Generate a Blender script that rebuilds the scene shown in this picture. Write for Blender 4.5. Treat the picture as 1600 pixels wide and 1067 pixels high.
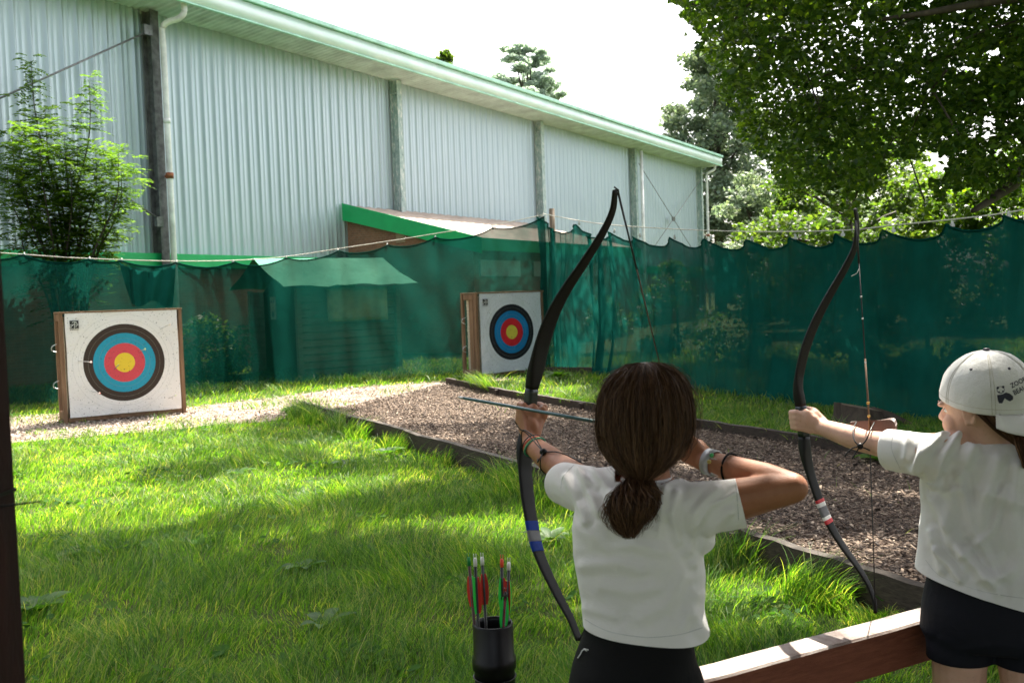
import bpy, bmesh, math, random
import numpy as np
from mathutils import Vector, Matrix, noise as mnoise
random.seed(7); RNG = np.random.default_rng(11)
for _o in list(bpy.data.objects): bpy.data.objects.remove(_o)
SC = bpy.context.scene
COL = SC.collection
# ---------------------------------------------------------------- camera
CAM = Vector((0, 0, 1.40)); F = 1500.0; W2, H2 = 800.0, 533.5
PITCH = math.radians(2.6); ROLL = math.radians(2.0)
fwd = Vector((0, math.cos(PITCH), -math.sin(PITCH)))
up0 = Vector((0, math.sin(PITCH), math.cos(PITCH)))
X0 = Vector((1, 0, 0))
rgt = X0*math.cos(ROLL) - up0*math.sin(ROLL)
upv = X0*math.sin(ROLL) + up0*math.cos(ROLL)
cd = bpy.data.cameras.new('camera'); cam = bpy.data.objects.new('camera', cd); COL.objects.link(cam)
cam.matrix_world = Matrix(((rgt.x, upv.x, -fwd.x, CAM.x), (rgt.y, upv.y, -fwd.y, CAM.y), (rgt.z, upv.z, -fwd.z, CAM.z), (0, 0, 0, 1)))
cd.sensor_width = 36; cd.lens = F/1600*36; cd.clip_end = 900; cd.clip_start = 0.05
cd.dof.use_dof = True; cd.dof.focus_distance = 3.4; cd.dof.aperture_fstop = 9.0
SC.camera = cam
# ---------------------------------------------------------------- sky, sun, exposure
SUN_EL = math.radians(57); SUN_AZ = math.radians(24)      # azimuth from +Y towards +X
SUN = Vector((math.sin(SUN_AZ)*math.cos(SUN_EL), math.cos(SUN_AZ)*math.cos(SUN_EL), math.sin(SUN_EL)))
wd = bpy.data.worlds.new('World'); SC.world = wd; wd.use_nodes = True
nt = wd.node_tree; nt.nodes.clear()
sky = nt.nodes.new('ShaderNodeTexSky'); sky.sky_type = 'NISHITA'; sky.sun_disc = False
sky.sun_elevation = SUN_EL; sky.sun_rotation = SUN_AZ; sky.dust_density = 6.0; sky.air_density = 1.0; sky.ozone_density = 1.0
bg = nt.nodes.new('ShaderNodeBackground'); bg.inputs[1].default_value = 0.125
hs = nt.nodes.new('ShaderNodeHueSaturation'); hs.inputs['Saturation'].default_value = 0.45
wo = nt.nodes.new('ShaderNodeOutputWorld')
nt.links.new(sky.outputs[0], hs.inputs['Color']); nt.links.new(hs.outputs[0], bg.inputs[0]); nt.links.new(bg.outputs[0], wo.inputs[0])
sl = bpy.data.lights.new('sun', 'SUN'); so = bpy.data.objects.new('sun', sl); COL.objects.link(so)
sl.energy = 5.0; sl.angle = math.radians(0.5); sl.color = (1.0, 0.94, 0.82)
so.rotation_euler = SUN.to_track_quat('Z', 'Y').to_euler(); so.location = (0, 0, 30)
SC.view_settings.view_transform = 'Standard'; SC.view_settings.look = 'None'
SC.view_settings.exposure = 2.1; SC.view_settings.gamma = 1.0
SC.cycles.max_bounces = 8; SC.cycles.transparent_max_bounces = 24; SC.cycles.transmission_bounces = 4
SC.cycles.diffuse_bounces = 4; SC.cycles.glossy_bounces = 3; SC.cycles.use_denoising = True
try: SC.cycles.denoiser = 'OPENIMAGEDENOISE'
except Exception: pass
SC.cycles.sample_clamp_indirect = 6.0
# ---------------------------------------------------------------- projection helpers
def U(px, py, d): return CAM + fwd*d + rgt*((px-W2)/F*d) - upv*((py-H2)/F*d)
def ray(px, py): return fwd + rgt*((px-W2)/F) - upv*((py-H2)/F)
def gz(x, y):
    t = min(1, max(0, (y-12.5)/3.5)); return 0.09*t*t*(3-2*t)
def gza(y):
    t = np.clip((y-12.5)/3.5, 0, 1); return 0.09*t*t*(3-2*t)
def G(px, py, z=0.0):
    r = ray(px, py); t = (z-CAM.z)/r.z; return CAM + r*t
def V(px, py, A, B):
    """point on the vertical plane through ground points A and B seen at that pixel"""
    n = Vector((B[1]-A[1], -(B[0]-A[0]), 0)); r = ray(px, py)
    t = n.dot(Vector((A[0], A[1], 0))-CAM)/n.dot(r); return CAM + r*t
def proj(P):
    v = P-CAM; d = v.dot(fwd); return (W2+v.dot(rgt)/d*F, H2-v.dot(upv)/d*F, d)
_r = np.array(rgt); _u = np.array(upv); _f = np.array(fwd); _c = np.array(CAM)
def proja(P):
    v = P-_c; d = v@_f; dd = np.where(np.abs(d) < 1e-3, 1e-3, d); return W2+(v@_r)/dd*F, H2-(v@_u)/dd*F, d
# ---------------------------------------------------------------- mesh helpers
def tag(o, label=None, cat=None, group=None, kind=None):
    if label: o['label'] = label
    if cat: o['category'] = cat
    if group: o['group'] = group
    if kind: o['kind'] = kind
    return o
def empty(name, loc, label, cat, group=None):
    o = bpy.data.objects.new(name, None); COL.objects.link(o); o.location = loc; o.empty_display_size = 0.1
    return tag(o, label, cat, group)
def link(name, me, mat, parent=None):
    o = bpy.data.objects.new(name, me); COL.objects.link(o)
    if mat is not None and len(me.materials) == 0: me.materials.append(mat)
    if parent is not None:
        o.parent = parent
        if parent.type == 'EMPTY': o.location = -Vector(parent.location)
    return o
def fast(name, V_, Q, mat, parent=None, smooth=False, uv=None):
    """V_ (n,3) array, Q (m,k) int array of equal sized faces"""
    V_ = np.asarray(V_, dtype=np.float32); Q = np.asarray(Q, dtype=np.int32); m, k = Q.shape
    me = bpy.data.meshes.new(name)
    me.vertices.add(len(V_)); me.vertices.foreach_set('co', V_.ravel())
    me.loops.add(m*k); me.loops.foreach_set('vertex_index', Q.ravel())
    me.polygons.add(m); me.polygons.foreach_set('loop_start', np.arange(0, m*k, k, dtype=np.int32))
    me.polygons.foreach_set('loop_total', np.full(m, k, dtype=np.int32))
    if smooth: me.polygons.foreach_set('use_smooth', np.ones(m, dtype=bool))
    me.update(calc_edges=True)
    if uv is not None:
        l = me.uv_layers.new(name='uv'); l.data.foreach_set('uv', np.asarray(uv, dtype=np.float32)[Q.ravel()].ravel())
    return link(name, me, mat, parent)
def frame_of(d, up=Vector((0, 0, 1))):
    d = d.normalized()
    if abs(d.dot(up)) > 0.97: up = Vector((0, 1, 0))
    a = d.cross(up).normalized(); b = a.cross(d).normalized(); return a, b
class MB:
    def __init__(s): s.v = []; s.f = []; s.sm = []
    def add(s, vs, fs, smooth=False):
        n = len(s.v); s.v += [tuple(v) for v in vs]; s.f += [tuple(i+n for i in f) for f in fs]; s.sm += [smooth]*len(fs); return s
    def box(s, c, size, ax=None):
        c = Vector(c); ax = ax or (Vector((1, 0, 0)), Vector((0, 1, 0)), Vector((0, 0, 1))); h = [x/2 for x in size]
        vs = [c+ax[0]*(i*h[0])+ax[1]*(j*h[1])+ax[2]*(k*h[2]) for i in (-1, 1) for j in (-1, 1) for k in (-1, 1)]
        return s.add(vs, [(0, 1, 3, 2), (4, 6, 7, 5), (0, 4, 5, 1), (2, 3, 7, 6), (0, 2, 6, 4), (1, 5, 7, 3)])
    def bar(s, a, b, w, h, up=Vector((0, 0, 1))):
        a = Vector(a); b = Vector(b); d = (b-a); x, y = frame_of(d, up); return s.box((a+b)/2, (d.length, w, h), (d.normalized(), x, y))
    def tube(s, pts, r, n=8, caps=True, flat=1.0, up=Vector((0, 0, 1))):
        pts = [Vector(p) for p in pts]; m = len(pts); rs = r if hasattr(r, '__len__') else [r]*m; vs = []; fs = []
        for i, p in enumerate(pts):
            d = pts[min(i+1, m-1)]-pts[max(i-1, 0)]; a, b = frame_of(d, up)
            for k in range(n):
                t = 2*math.pi*k/n; vs.append(p+a*(math.cos(t)*rs[i])+b*(math.sin(t)*rs[i]*flat))
        for i in range(m-1):
            for k in range(n): fs.append((i*n+k, i*n+(k+1) % n, (i+1)*n+(k+1) % n, (i+1)*n+k))
        if caps: fs.append(tuple(range(n))[::-1]); fs.append(tuple(range((m-1)*n, m*n)))
        return s.add(vs, fs, True)
    def loft(s, rings, n=24, power=2.0):
        """rings: (center, rightvec, halfwidth, backvec, halfdepth)"""
        vs = []; fs = []; m = len(rings)
        for c, R, w, B, d in rings:
            for k in range(n):
                t = 2*math.pi*k/n; ct, st = math.cos(t), math.sin(t)
                e = 2.0/power; x = math.copysign(abs(ct)**e, ct); y = math.copysign(abs(st)**e, st)
                vs.append(Vector(c)+R*(x*w)+B*(y*d))
        for i in range(m-1):
            for k in range(n): fs.append((i*n+k, i*n+(k+1) % n, (i+1)*n+(k+1) % n, (i+1)*n+k))
        fs.append(tuple(range(n))[::-1]); fs.append(tuple(range((m-1)*n, m*n)))
        return s.add(vs, fs, True)
    def ell(s, c, r, ax=None, nu=20, nv=14):
        c = Vector(c); ax = ax or (Vector((1, 0, 0)), Vector((0, 1, 0)), Vector((0, 0, 1)))
        vs = [c+ax[2]*r[2]]; fs = []
        for j in range(1, nv):
            ph = math.pi*j/nv
            for i in range(nu):
                t = 2*math.pi*i/nu; vs.append(c+ax[0]*(r[0]*math.sin(ph)*math.cos(t))+ax[1]*(r[1]*math.sin(ph)*math.sin(t))+ax[2]*(r[2]*math.cos(ph)))
        vs.append(c-ax[2]*r[2]); L = len(vs)-1
        for i in range(nu): fs.append((0, 1+i, 1+(i+1) % nu))
        for j in range(nv-2):
            for i in range(nu): fs.append((1+j*nu+i, 1+(j+1)*nu+i, 1+(j+1)*nu+(i+1) % nu, 1+j*nu+(i+1) % nu))
        for i in range(nu): fs.append((L, 1+(nv-2)*nu+(i+1) % nu, 1+(nv-2)*nu+i))
        return s.add(vs, fs, True)
    def cap(s, pts, rs, n=16):
        """tapered limb with round ends"""
        pts = [Vector(p) for p in pts]; rs = list(rs) if hasattr(rs, '__len__') else [rs]*len(pts)
        d0 = (pts[0]-pts[1]).normalized(); d1 = (pts[-1]-pts[-2]).normalized(); P = []; R = []
        for a in (80, 55, 28): P.append(pts[0]+d0*(rs[0]*math.sin(math.radians(a)))); R.append(rs[0]*math.cos(math.radians(a)))
        P += pts; R += rs
        for a in (28, 55, 80): P.append(pts[-1]+d1*(rs[-1]*math.sin(math.radians(a)))); R.append(rs[-1]*math.cos(math.radians(a)))
        return s.tube(P, R, n)
    def mesh(s, name):
        me = bpy.data.meshes.new(name); me.from_pydata(s.v, [], s.f); me.polygons.foreach_set('use_smooth', s.sm); me.update(); return me
    def build(s, name, mat, parent=None, bevel=0):
        me = s.mesh(name)
        bm = bmesh.new(); bm.from_mesh(me); bmesh.ops.recalc_face_normals(bm, faces=bm.faces)
        if bevel: bmesh.ops.bevel(bm, geom=[e for e in bm.edges if len(e.link_faces) == 2 and e.calc_face_angle(0) > 0.6], offset=bevel, segments=2, profile=0.7, affect='EDGES')
        bm.to_mesh(me); bm.free()
        return link(name, me, mat, parent)
def spline(pts, n=8):
    pts = [Vector(p) for p in pts]; out = []
    P = [pts[0]*2-pts[1]]+pts+[pts[-1]*2-pts[-2]]
    for i in range(1, len(P)-2):
        for k in range(n):
            t = k/n; a, b, c, d = P[i-1], P[i], P[i+1], P[i+2]
            out.append(0.5*((2*b)+(c-a)*t+(2*a-5*b+4*c-d)*t*t+(3*b-a-3*c+d)*t**3))
    out.append(pts[-1]); return out
def remesh(mb, vox, smooth=6, factor=0.5):
    me = mb.mesh('tmp'); o = bpy.data.objects.new('tmp', me); COL.objects.link(o)
    m = o.modifiers.new('r', 'REMESH'); m.mode = 'VOXEL'; m.voxel_size = vox; m.use_smooth_shade = True
    if smooth:
        m2 = o.modifiers.new('s', 'SMOOTH'); m2.factor = factor; m2.iterations = smooth
    dg = bpy.context.evaluated_depsgraph_get(); dg.update()
    r = bpy.data.meshes.new_from_object(o.evaluated_get(dg)); bpy.data.objects.remove(o); r.materials.clear(); return r
def solidify(me, th, offset=-1):
    o = bpy.data.objects.new('tmp', me); COL.objects.link(o); m = o.modifiers.new('s', 'SOLIDIFY'); m.thickness = th; m.offset = offset
    dg = bpy.context.evaluated_depsgraph_get(); dg.update()
    r = bpy.data.meshes.new_from_object(o.evaluated_get(dg)); bpy.data.objects.remove(o); return r
# ---------------------------------------------------------------- materials
class NT:
    def __init__(s, name):
        s.m = bpy.data.materials.new(name); s.m.use_nodes = True; s.t = s.m.node_tree; s.t.nodes.clear()
        s.out = s.n('ShaderNodeOutputMaterial')
    def n(s, typ, **kw):
        x = s.t.nodes.new(typ)
        for k, v in kw.items(): setattr(x, k, v)
        return x
    def l(s, a, b): s.t.links.new(a, b)
    def val(s, sock, v):
        if hasattr(v, 'links') or hasattr(v, 'is_linked'): s.l(v, sock)
        else: sock.default_value = v
    def coord(s, kind='Object'): return s.n('ShaderNodeTexCoord').outputs[kind]
    def pos(s): return s.n('ShaderNodeNewGeometry').outputs['Position']
    def island(s): return s.n('ShaderNodeNewGeometry').outputs['Random Per Island']
    def map(s, vec, scale=(1, 1, 1), rot=(0, 0, 0), loc=(0, 0, 0)):
        m = s.n('ShaderNodeMapping'); s.l(vec, m.inputs[0]); m.inputs['Scale'].default_value = scale; m.inputs['Rotation'].default_value = rot; m.inputs['Location'].default_value = loc; return m.outputs[0]
    def noise(s, vec, scale, detail=4, rough=0.6, dist=0):
        x = s.n('ShaderNodeTexNoise'); s.l(vec, x.inputs['Vector']); x.inputs['Scale'].default_value = scale; x.inputs['Detail'].default_value = detail; x.inputs['Roughness'].default_value = rough; x.inputs['Distortion'].default_value = dist; return x.outputs['Fac']
    def ramp(s, fac, stops, interp='LINEAR'):
        r = s.n('ShaderNodeValToRGB'); s.l(fac, r.inputs[0]); cr = r.color_ramp; cr.interpolation = interp
        while len(cr.elements) < len(stops): cr.elements.new(0.5)
        for e, (p, c) in zip(cr.elements, stops): e.position = p; e.color = (*c, 1) if len(c) == 3 else c
        return r.outputs[0]
    def mix(s, fac, a, b, mode='MIX'):
        m = s.n('ShaderNodeMix'); m.data_type = 'RGBA'; m.blend_type = mode
        s.val(m.inputs[0], fac); s.val(m.inputs[6], a if hasattr(a, 'is_linked') else (*a[:3], 1)); s.val(m.inputs[7], b if hasattr(b, 'is_linked') else (*b[:3], 1)); return m.outputs[2]
    def math(s, op, a, b=0.0, c=0.0):
        m = s.n('ShaderNodeMath', operation=op); s.val(m.inputs[0], a); s.val(m.inputs[1], b); s.val(m.inputs[2], c); return m.outputs[0]
    def bump(s, h, strength=0.3, dist=0.01):
        b = s.n('ShaderNodeBump'); b.inputs['Strength'].default_value = strength; b.inputs['Distance'].default_value = dist; s.l(h, b.inputs['Height']); return b.outputs[0]
    def pbsdf(s, col, rough=0.6, metal=0, normal=None, spec=0.5, sss=0, sheen=0):
        p = s.n('ShaderNodeBsdfPrincipled'); s.val(p.inputs['Base Color'], col if hasattr(col, 'is_linked') else (*col[:3], 1)); s.val(p.inputs['Roughness'], rough); s.val(p.inputs['Metallic'], metal)
        p.inputs['Specular IOR Level'].default_value = spec
        if normal is not None: s.l(normal, p.inputs['Normal'])
        if sss: p.inputs['Subsurface Weight'].default_value = sss; p.inputs['Subsurface Radius'].default_value = (1, .35, .2); p.inputs['Subsurface Scale'].default_value = 0.008
        if sheen: p.inputs['Sheen Weight'].default_value = sheen
        return p.outputs[0]
    def end(s, sh): s.l(sh, s.out.inputs[0]); return s.m
def simple(name, col, rough=0.6, metal=0, var=0.25, scale=20, bump=0.15, spec=0.5, bdist=0.003):
    """one colour with mottled variation and fine relief"""
    n = NT(name); p = n.pos(); f = n.noise(p, scale, 5); c2 = tuple(x*(1-var) for x in col); c1 = tuple(min(1, x*(1+var)) for x in col)
    return n.end(n.pbsdf(n.ramp(f, [(0.3, c2), (0.7, c1)]), rough, metal, n.bump(n.noise(p, scale*4, 4), bump, bdist), spec))
def wood(name, c1, c2, axis=(1, 1, 1), rough=0.75, scale=12, bump=0.4):
    n = NT(name); p = n.map(n.coord('Object'), axis); f = n.noise(p, scale, 6, 0.65, 0.6); g = n.noise(n.pos(), 3, 3)
    col = n.mix(n.math('MULTIPLY', g, 0.6), n.ramp(f, [(0.3, c1), (0.72, c2)]), tuple(x*0.6 for x in c1))
    return n.end(n.pbsdf(col, rough, 0, n.bump(f, bump, 0.004), 0.3))
def leafmat(name, cols, trans=0.5, rough=0.45, tcol=None, spec=0.4):
    n = NT(name); isl = n.island(); big = n.noise(n.pos(), 0.9, 2)
    f = n.math('ADD', n.math('MULTIPLY', isl, 0.65), n.math('MULTIPLY', big, 0.35))
    k = len(cols)-1; c = n.ramp(f, [(0.12+0.76*i/k, x) for i, x in enumerate(cols)])
    d = n.pbsdf(c, rough, spec=spec); t = n.n('ShaderNodeBsdfTranslucent')
    n.l(n.mix(1.0, c, tcol or (1.6, 1.75, 0.7), 'MULTIPLY'), t.inputs[0])
    m = n.n('ShaderNodeMixShader'); m.inputs[0].default_value = trans; n.l(d, m.inputs[1]); n.l(t.outputs[0], m.inputs[2]); return n.end(m.outputs[0])
# ================================================================ GROUND
GD, GL = (0.035, 0.06, 0.015), (0.08, 0.12, 0.03)
n = NT('turf'); p = n.pos()
m_turf = n.end(n.pbsdf(n.mix(n.ramp(n.noise(p, 1.6, 4), [(0.35, (0, 0, 0)), (0.65, (1, 1, 1))]), n.ramp(n.noise(p, 18, 5), [(0.3, GD), (0.7, GL)]), (0.075, 0.085, 0.03)), 0.95, 0, n.bump(n.noise(p, 60, 5), 0.8, 0.03), 0.1))
xs = np.concatenate([np.linspace(-400, -14, 20), np.linspace(-13, 13, 100), np.linspace(14, 400, 20)]); ys = np.concatenate([np.linspace(-60, 0, 8), np.linspace(0.4, 20, 90), np.linspace(22, 600, 30)])
gx, gy = np.meshgrid(xs, ys); gzv = gza(gy); nx, ny = len(xs), len(ys)
idx = np.arange(nx*ny).reshape(ny, nx); Q = np.stack([idx[:-1, :-1], idx[:-1, 1:], idx[1:, 1:], idx[1:, :-1]], -1).reshape(-1, 4)
o = fast('ground', np.stack([gx, gy, gzv], -1).reshape(-1, 3), Q, m_turf, smooth=True); tag(o, kind='structure')
# bark bed between two timber edgings, and the bark strip the left target stands on
NL = [(-2.7, 12.2), (-1.78, 10.5), (0.0, 7.2), (1.14, 4.88), (1.74, 3.7), (2.6, 2.1), (3.4, 0.6)]
def bedz(x, y): return .115*np.clip(1-(x*.88+(y-7.2)*.475)/1.9, 0, 1)*np.clip((12.0-y)/2.5+.1, 0, 1)
FL = [(-1.05, 15.1), (-0.2, 13.5), (0.85, 11.6), (1.87, 9.68), (3.04, 7.5), (4.2, 5.3), (5.6, 2.6)]
def lerp_line(L, t):
    t = t*(len(L)-1); i = min(int(t), len(L)-2); f = t-i; return Vector((L[i][0]*(1-f)+L[i+1][0]*f, L[i][1]*(1-f)+L[i+1][1]*f, 0))
n = NT('bark_chips_bed'); p = n.pos(); vo = n.n('ShaderNodeTexVoronoi'); n.l(n.map(p, (1, 1, 1)), vo.inputs['Vector']); vo.inputs['Scale'].default_value = 60
BK = [(0.1, (0.030, 0.020, 0.016)), (0.45, (0.080, 0.052, 0.036)), (0.75, (0.155, 0.108, 0.078)), (1.0, (0.28, 0.22, 0.17))]
sepc = n.n('ShaderNodeSeparateColor'); n.l(vo.outputs['Color'], sepc.inputs[0])
m_bed = n.end(n.pbsdf(n.ramp(sepc.outputs[0], BK), 0.9, 0, n.bump(vo.outputs['Distance'], 0.9, 0.02), 0.2))
vs = []; N = 60; M = 10
for i in range(N+1):
    a = lerp_line(NL, i/N); b = lerp_line(FL, i/N)
    for j in range(M+1):
        q = a.lerp(b, j/M); vs.append((q.x, q.y, gz(q.x, q.y)+float(bedz(q.x, q.y))+0.012+0.01*mnoise.noise(Vector((q.x*2, q.y*2, 0)))))
Q = [(i*(M+1)+j, i*(M+1)+j+1, (i+1)*(M+1)+j+1, (i+1)*(M+1)+j) for i in range(N) for j in range(M)]
tag(fast('bark_path', vs, Q, m_bed, smooth=True), kind='structure')
SA = [(-9.0, 10.2), (-5.6, 10.45), (-4.2, 11.0), (-3.0, 11.7), (-2.35, 12.6), (-1.0, 14.6)]
SB = [(-9.0, 12.7), (-6.2, 13.1), (-4.6, 13.4), (-3.6, 14.1), (-2.6, 15.0), (0.3, 15.7)]
vs = []
for i in range(N+1):
    a = lerp_line(SA, i/N); b = lerp_line(SB, i/N)
    for j in range(M+1):
        q = a.lerp(b, j/M+0.0); wob = 0.12*mnoise.noise(Vector((q.x*1.5, q.y*1.5, 3))); vs.append((q.x, q.y+wob, gz(q.x, q.y)+0.006))
n = NT('sunlit_bark_strip'); p = n.pos(); m_strip = n.end(n.pbsdf(n.mix(n.ramp(n.noise(p, 2.5, 4), [(.35, (0, 0, 0)), (.65, (1, 1, 1))]), n.ramp(n.noise(p, 45, 5), [(.3, (.20, .15, .115)), (.7, (.46, .38, .31))]), (.24, .18, .14)), .95, 0, n.bump(n.noise(p, 50, 5), .8, .02), .1))  # bark strip made paler, the sunlight on it is put into the colour
tag(fast('bark_strip', vs, Q, m_strip, smooth=True), kind='structure')
def in_poly(x, y, P):
    inside = np.zeros(len(x), bool); j = len(P)-1
    for i in range(len(P)):
        xi, yi = P[i]; xj, yj = P[j]; c = ((yi > y) != (yj > y)) & (x < (xj-xi)*(y-yi)/(yj-yi+1e-12)+xi); inside ^= c; j = i
    return inside
BED = NL+FL[::-1]; STRIP = SA+SB[::-1]
# loose chips
n = NT('bark_chip'); m_chip = n.end(n.pbsdf(n.ramp(n.island(), [(0.0, (0.034, 0.024, 0.019)), (0.5, (0.10, 0.066, 0.045)), (0.85, (0.20, 0.14, 0.10)), (1.0, (0.40, 0.31, 0.23))]), 0.8, 0, None, 0.3))
n = NT('sunlit_bark_chip'); m_chip2 = n.end(n.pbsdf(n.ramp(n.island(), [(0.0, (0.10, 0.07, 0.055)), (0.4, (0.26, 0.20, 0.16)), (1.0, (0.55, 0.47, 0.39))]), 0.8, 0, None, 0.3))  # lighter copy of the bark chip, sunlight worked into its colour
def chips(name, poly, count, box, size, mat=None):
    x = RNG.uniform(box[0], box[1], count); y = box[2]+(box[3]-box[2])*RNG.random(count)**1.3; k = in_poly(x, y, poly); x = x[k]; y = y[k]; m = len(x)
    a = RNG.uniform(0, math.pi, m); L = RNG.uniform(.5, 1.3, m)*size; Wd = L*RNG.uniform(.25, .6, m); t1 = RNG.normal(0, .35, m); t2 = RNG.normal(0, .35, m); th = 0.004
    ux, uy = np.cos(a), np.sin(a); z = gza(y)+(bedz(x, y) if poly is BED else 0)+0.022+RNG.uniform(0, .012, m); V_ = []
    for sx, sy in ((-1, -1), (1, -.7), (.8, 1), (-.9, .8)):
        V_.append(np.stack([x+ux*sx*L/2-uy*sy*Wd/2, y+uy*sx*L/2+ux*sy*Wd/2, z+sx*L/2*t1+sy*Wd/2*t2], -1))
    B = [v-np.array([0, 0, th]) for v in V_]; A = np.stack(V_+B, 1).reshape(-1, 3); o8 = np.arange(m)[:, None]*8
    Q = np.concatenate([o8+np.array(f)[None] for f in ((0, 1, 2, 3), (0, 4, 5, 1), (1, 5, 6, 2), (2, 6, 7, 3), (3, 7, 4, 0))])
    tag(fast(name, A, Q, mat or m_chip), 'brown bark chips covering the path', 'bark chips', kind='stuff')
chips('bark_chips', BED, 110000, (-3, 5, 2.4, 15), 0.026)
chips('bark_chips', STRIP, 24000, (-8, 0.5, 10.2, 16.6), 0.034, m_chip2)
# timber edgings
m_edge = wood('weathered_edging', (0.025, 0.018, 0.013), (0.10, 0.075, 0.055), (3, 3, 14), scale=6)
def edging(name, pts, label, h=0.13, w=0.045, parent=None):
    root = empty(name, (pts[0][0], pts[0][1], 0), label, 'edging', 'timber edgings of the bark bed')
    for i in range(len(pts)-1):
        a = Vector((*pts[i], 0)); b = Vector((*pts[i+1], 0)); a.z = gz(*pts[i]); b.z = gz(*pts[i+1]); d = (b-a).normalized()
        mb = MB(); K = 10; up = Vector((0, 0, 1)); sd = d.cross(up).normalized(); vs = []; fs = []
        for k in range(K+1):
            q = a.lerp(b, k/K)
            q = q+sd*(0.006*mnoise.noise(q*3)); hh = h*(1+0.12*mnoise.noise(q*5))
            vs += [q-sd*w/2-up*.05, q-sd*w/2+up*hh, q+sd*w/2+up*(hh-.004), q+sd*w/2-up*.05]
        for k in range(K):
            for e in range(4): fs.append((k*4+e, k*4+(e+1) % 4, (k+1)*4+(e+1) % 4, (k+1)*4+e))
        fs += [(0, 1, 2, 3), (K*4+3, K*4+2, K*4+1, K*4)]
        mb.add(vs, fs); mb.build('board', m_edge, root, bevel=0)
        mb = MB(); mb.box((b.x+sd.x*(w/2+.027), b.y+sd.y*(w/2+.027), b.z+h/2-.05), (.05, .05, h+.08), (d, sd, up)); mb.build('peg', m_edge, root, bevel=.004)
    return root
edging('timber_edging', NL[:-1], 'long low weathered timber edging between the grass and the near side of the bark bed', h=.175)
edging('timber_edging', FL[:-1], 'low dark timber edging along the far side of the bark bed, before the net', h=.11)
edging('timber_edging', [(0.45, 16.45), (1.4, 16.0), (2.0, 15.5)], 'short low board at the foot of the net beside the right target', h=.10)

# ================================================================ GRASS
m_grass = leafmat('grass_blades', [(0.020, 0.062, 0.008), (0.040, 0.11, 0.012), (0.075, 0.18, 0.020), (0.14, 0.24, 0.035), (0.36, 0.33, 0.16)], 0.55, 0.45, (2.1, 2.1, 0.5), .35)
def blades(name, count, y0, y1, hgt, wid, bias=1.0, xlim=0.78, extra=None, label='rough green grass over the archery field', keep=None):
    y = y0+(y1-y0)*RNG.random(count)**bias; x = RNG.uniform(-1, 1, count)*(y*xlim+0.4)
    if extra is not None: x, y = extra
    ib = in_poly(x, y, BED); isr = in_poly(x, y, STRIP)
    dens = np.array([mnoise.noise(Vector((a*1.1, b*1.1, 5))) for a, b in zip(x, y)])
    pr = RNG.random(len(x)); k = ~(ib & (pr > 0.004)) & ~(isr & ((dens < 0.04) | (pr > .45)))
    if keep is not None: k &= keep(x, y)
    x, y, dens = x[k], y[k], dens[k]; m = len(x)
    pt = np.clip(.5+dens*1.6, 0, 1); fine = np.array([mnoise.noise(Vector((a*3.4, b*3.4, 15))) for a, b in zip(x, y)]); h = hgt*RNG.uniform(.4, 1.35, m)*(1+0.7*dens+.8*fine); w = wid*RNG.uniform(.6, 1.3, m)*(0.6+y*0.05)
    a = RNG.uniform(0, 2*math.pi, m); lean = RNG.uniform(.3, 1.5, m)*h; la = RNG.normal(0.6, .9, m)+dens*4+fine*3
    ux, uy = np.cos(a)*w/2, np.sin(a)*w/2; lx, ly = np.cos(la)*lean, np.sin(la)*lean; z = gza(y)
    def P(sx, t, hz, wv): return np.stack([x+ux*sx*wv+lx*t, y+uy*sx*wv+ly*t, z+hz*h], -1)
    A = np.stack([P(-1, 0, -.03, 1), P(1, 0, -.03, 1), P(-1, .25, .5, .85), P(1, .25, .5, .85), P(-1, .6, .83, .5), P(1, .6, .83, .5), P(-1, 1, 1.0, .08), P(1, 1, 1.0, .08)], 1).reshape(-1, 3)
    o8 = np.arange(m)[:, None]*8; Q = np.concatenate([o8+np.array(f)[None] for f in ((0, 1, 3, 2), (2, 3, 5, 4), (4, 5, 7, 6))])
    return tag(fast(name, A, Q, m_grass), label, 'grass', kind='stuff')
blades('grass', 185000, 2.2, 6.5, 0.070, 0.0042, 1.15)
blades('grass', 170000, 6.5, 11.5, 0.055, 0.0055, 1.1)
blades('grass', 120000, 11.5, 21, 0.075, 0.0075, 1.0)
blades('grass', 14000, 2.2, 9, 0.15, 0.0042, 1.1, keep=lambda x, y: np.array([mnoise.noise(Vector((a*1.3, b*1.3, 40))) > .12 for a, b in zip(x, y)]), label='taller loose grass tufts in the lawn')
# longer tufts along the edgings
ex = []
for L, sgn in ((NL, -1), (FL, 1)):
    for _ in range(13000):
        q = lerp_line(L, random.random()*0.92); s = abs(random.gauss(0, .10))+.03
        ex.append((q.x+sgn*s*0.88, q.y+sgn*s*0.45))
ex = np.array(ex); msk = np.array([mnoise.noise(Vector((a*1.7, b*1.7, 9))) > -0.08 for a, b in ex]); ex = ex[msk]
blades('grass', 0, 0, 1, 0.17, 0.0055, extra=(ex[:, 0]-.05, ex[:, 1]-.02), label='longer grass tufts along the timber edgings')
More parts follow.
